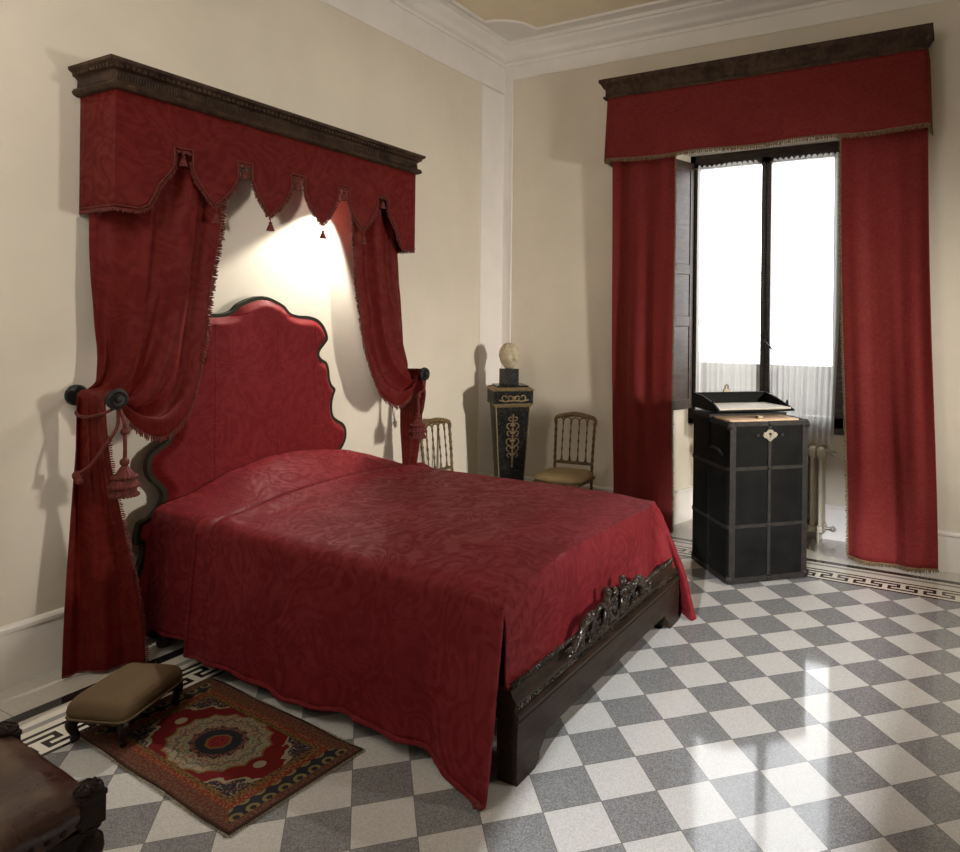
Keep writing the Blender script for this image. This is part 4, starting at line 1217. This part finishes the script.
fs_ = thing('footstool', 'low brown velvet footstool resting on the corner of the rug', 'footstool', (.765, -3.650, .0145), math.radians(22)); fs_.scale = (.9, .9, .93)
def cushion(w, l, z0, z1, e_=6.):
    def f(u, v):
        a = 2 * PI * u; cx_, sx_ = cos(a), sin(a)
        rr = (abs(cx_) ** e_ + abs(sx_) ** e_) ** (-1 / e_)
        tp = [(.0, 0), (.93, 0), (1., .12), (1.02, .35), (.985, .62), (.90, .80), (.7, .93), (.4, .99), (.001, 1)]
        k = v * (len(tp) - 1); i = min(int(k), len(tp) - 2); q = k - i
        rad = lerp(tp[i][0], tp[i + 1][0], q); z = lerp(z0, z1, lerp(tp[i][1], tp[i + 1][1], q))
        return (rr * cx_ * w * rad, rr * sx_ * l * rad, z)
    return MB().grid(64, 26, f, closed_u=True)
cushion(.138, .190, .100, .192, 9.).build('cushion', M['velvet'], fs_, angle=60)
pip = MB(); pts = []
for i in range(65):
    a = 2 * PI * i / 64; cx_, sx_ = cos(a), sin(a); rr = (abs(cx_) ** 9 + abs(sx_) ** 9) ** (-1 / 9); pts.append((rr * cx_ * .140, rr * sx_ * .192, .108))
pip.tube(pts, .005, 6); pip.build('piping', M['velvet'], fs_)
MB().box((-.125, -.175, .088), (.125, .175, .106)).build('frame', M['oldwood'], fs_, bevel=.004)
for sx_ in (-1, 1):
    for sy in (-1, 1):
        x, y = sx_ * .105, sy * .155
        MB().tube(catmull([(x, y, .10), (x + sx_ * .012, y + sy * .012, .075), (x + sx_ * .004, y + sy * .004, .04), (x - sx_ * .002, y - sy * .002, .02), (x + sx_ * .012, y + sy * .012, .009)], 14), [.026, .026, .025, .023, .021, .019, .017, .016, .015, .014, .014, .014, .014, .013][:14], 10).build('leg', M['oldwood'], fs_)

# ------------------------------------------------------------------ leather stool in the near left corner
ST = thing('leather_stool', 'dark stool with worn brown leather seat and carved corner posts, bottom left', 'stool', (1.622, -4.552, 0), math.radians(-3))
SW, SD = .235, .225
def ls(u, v):
    x = lerp(-SW, SW, u); y = lerp(-SD, SD, v)
    e_ = min(1, min(u, 1 - u) * 9) * min(1, min(v, 1 - v) * 9)
    z = .488 + .018 * (e_ ** .5) - .030 * sin(PI * u) * sin(PI * v) ** .8 * .5 + .004 * noise.noise(Vector((x * 9, y * 9, 1)))
    return (x, y, z)
lm = MB().grid(50, 50, ls)
# leather wraps over the sides with a soft lip
for s_, ax in ((1, 'x'), (-1, 'x'), (1, 'y'), (-1, 'y')):
    def lf(u, v, s_=s_, ax=ax):
        sc = interp([(0, 0), (.2, .010), (.5, .013), (1, .008)], v); z = lerp(.488, .430, v) + .006 * sin(u * 22) * v
        return (s_ * (SW + sc), lerp(-SD, SD, u), z) if ax == 'x' else (lerp(-SW, SW, u), s_ * (SD + sc), z)
    lm.grid(50, 10, lf)
lm.build('seat', M['leather'], ST, merge=.001, angle=70)
nms = [MB() for _ in range(4)]
for i in range(13):
    for s_ in (-1, 1):
        nms[s_ > 0].ball((lerp(-SW + .04, SW - .04, i / 12), s_ * (SD + .011), .443), .008, 8, (1, .6, 1))
        nms[2 + (s_ > 0)].ball((s_ * (SW + .011), lerp(-SD + .04, SD - .04, i / 12), .443), .008, 8, (.6, 1, 1))
for nm in nms: nm.build('nail_row', M['oldwood'], ST)
for sx_ in (-1, 1):
    for sy in (-1, 1):
        cx_, cy_ = sx_ * (SW - .012), sy * (SD - .012)
        lg = MB().box((cx_ - .027, cy_ - .027, .425), (cx_ + .027, cy_ + .027, .495))
        lg.lathe([(.024, .425), (.028, .415), (.016, .405), (.030, .388), (.033, .365), (.028, .342), (.016, .330), (.030, .315), (.032, .30), (.016, .285), (.026, .272), (.030, .262), (.018, .248), (.030, .215), (.030, .19)], (cx_, cy_, 0), n=20)
        lg.box((cx_ - .028, cy_ - .028, .10), (cx_ + .028, cy_ + .028, .19)); lg.lathe([(.012, .10), (.022, .085), (.032, .05), (.028, .02), (.018, 0)], (cx_, cy_, 0), n=18)
        leg = lg.build('leg', M['oldwood'], ST, bevel=.003, angle=40)
        kb = MB().box((cx_ - .029, cy_ - .029, .488), (cx_ + .029, cy_ + .029, .500))
        kb.lathe([(.029, .498), (.031, .505), (.026, .513), (.012, .518), (.003, .519)], (cx_, cy_, 0), n=16)
        for k in range(8):
            a = 2 * PI * k / 8; kb.tube([(cx_ + .010 * cos(a), cy_ + .010 * sin(a), .518), (cx_ + .020 * cos(a + .5), cy_ + .020 * sin(a + .5), .514), (cx_ + .028 * cos(a + .8), cy_ + .028 * sin(a + .8), .505)], [.005, .006, .004], 6)
        kb.build('carved_cap', M['oldwood'], leg, bevel=.003)
for s_ in (-1, 1):
    MB().box((-SW + .02, s_ * (SD - .012) - .011, .125), (SW - .02, s_ * (SD - .012) + .011, .165)).build('stretcher', M['oldwood'], ST, bevel=.003)
    ap = MB()
    n2 = 30; top = [(lerp(-SW + .02, SW - .02, i / n2), .42) for i in range(n2 + 1)]; botm = [(x, .375 - .018 * abs(sin(x * 30))) for x, _ in top[::-1]]
    ap.prism(top + botm, s_ * (SD - .006) - .008, s_ * (SD - .006) + .008, 'y'); ap.build('apron', M['oldwood'], ST, smooth=False)
    ap = MB(); top = [(lerp(-SD + .02, SD - .02, i / n2), .42) for i in range(n2 + 1)]; botm = [(x, .375 - .018 * abs(sin(x * 30))) for x, _ in top[::-1]]
    ap.prism(top + botm, s_ * (SW - .006) - .008, s_ * (SW - .006) + .008, 'x'); ap.build('apron', M['oldwood'], ST, smooth=False)
    MB().box((s_ * (SW - .012) - .011, -SD + .02, .125), (s_ * (SW - .012) + .011, SD - .02, .165)).build('stretcher', M['oldwood'], ST, bevel=.003)

# ------------------------------------------------------------------ light
w = bpy.data.worlds.new('sky'); scene.world = w; w.use_nodes = True
nt = w.node_tree; bg = nt.nodes['Background']
bg.inputs[0].default_value = (.93, .96, 1.0, 1); bg.inputs[1].default_value = 6.8

def area(name, loc, target, sx, sy, power, color, spread=PI):
    l = bpy.data.lights.new(name, 'AREA'); l.shape = 'RECTANGLE'; l.size, l.size_y = sx, sy; l.energy = power; l.color = color; l.spread = spread
    o = bpy.data.objects.new(name, l); COL.objects.link(o); o.location = loc
    o.rotation_euler = (Vector(target) - Vector(loc)).to_track_quat('-Z', 'Y').to_euler(); return o
# the window opening guides the sky light
po = area('window_portal', (2.29, .50, 1.9), (2.29, -2.6, 1.9), 1.25, 2.2, 1, (1, 1, 1)); po.data.cycles.is_portal = True
# warm lamp at the right side of the room, cool light from behind the camera through the added partition's opening
area('side_lamp', (6.1, -1.9, 1.82), (.8, -1.0, .90), .30, .40, 34, (1.0, .93, .82), math.radians(76))
area('passage_light', (3.45, -8.2, 2.7), (2.9, -2.8, 0), .12, .25, 200, (.95, .97, 1.0), math.radians(120))
l = bpy.data.lights.new('fill_light', 'POINT'); l.energy = 42; l.color = (1.0, .96, .91); l.shadow_soft_size = .3  # added unseen fill with no fitting, lifts the bed side and lower left wall
o = bpy.data.objects.new('fill_light', l); COL.objects.link(o); o.location = (1.3, -4.9, 2.9)
# lamp tucked behind the valance beside the right curtain
l = bpy.data.lights.new('canopy_lamp', 'SPOT'); l.energy = 108; l.color = (1.0, .93, .82); l.spot_size = math.radians(80); l.spot_blend = .3; l.shadow_soft_size = .02
o = bpy.data.objects.new('canopy_lamp', l); COL.objects.link(o); o.location = (.155, -1.95, 2.46)
o.rotation_euler = Vector((.06, -.58, -1.66)).to_track_quat('-Z', 'Y').to_euler()

# ------------------------------------------------------------------ camera
cam = bpy.data.cameras.new('camera'); co_ = bpy.data.objects.new('camera', cam); COL.objects.link(co_)
f, cx, cy, roll = 707.45, 581.5, 326.37, .0116
yaw = math.atan((959.5 - cx) / f)
co_.location = (3.627, -5.265, 1.5893)
cam.sensor_fit = 'HORIZONTAL'; cam.sensor_width = 36.; cam.lens = f * 36 / 960
# roll about the optical axis moves the picture centre relative to the principal point
dx_, dy_ = 480 - cx, 426 - cy
cam.shift_x = dx_ / 960; cam.shift_y = -dy_ / 960
R = Matrix.Rotation(yaw, 4, 'Z') @ Matrix.Rotation(PI / 2, 4, 'X') @ Matrix.Rotation(roll, 4, 'Z')
co_.rotation_euler = R.to_euler()
cam.clip_start = .05
scene.camera = co_

scene.view_settings.view_transform = 'Standard'; scene.view_settings.look = 'None'
scene.view_settings.gamma = 1.; scene.view_settings.use_curve_mapping = False
scene.view_settings.exposure = .28
scene.cycles.use_denoising = True
scene.cycles.max_bounces = 7; scene.cycles.diffuse_bounces = 4; scene.cycles.glossy_bounces = 3; scene.cycles.transparent_max_bounces = 10
scene.cycles.use_adaptive_sampling = True; scene.cycles.adaptive_threshold = .03
scene.cycles.time_limit = 850
scene.cycles.sample_clamp_indirect = 8.
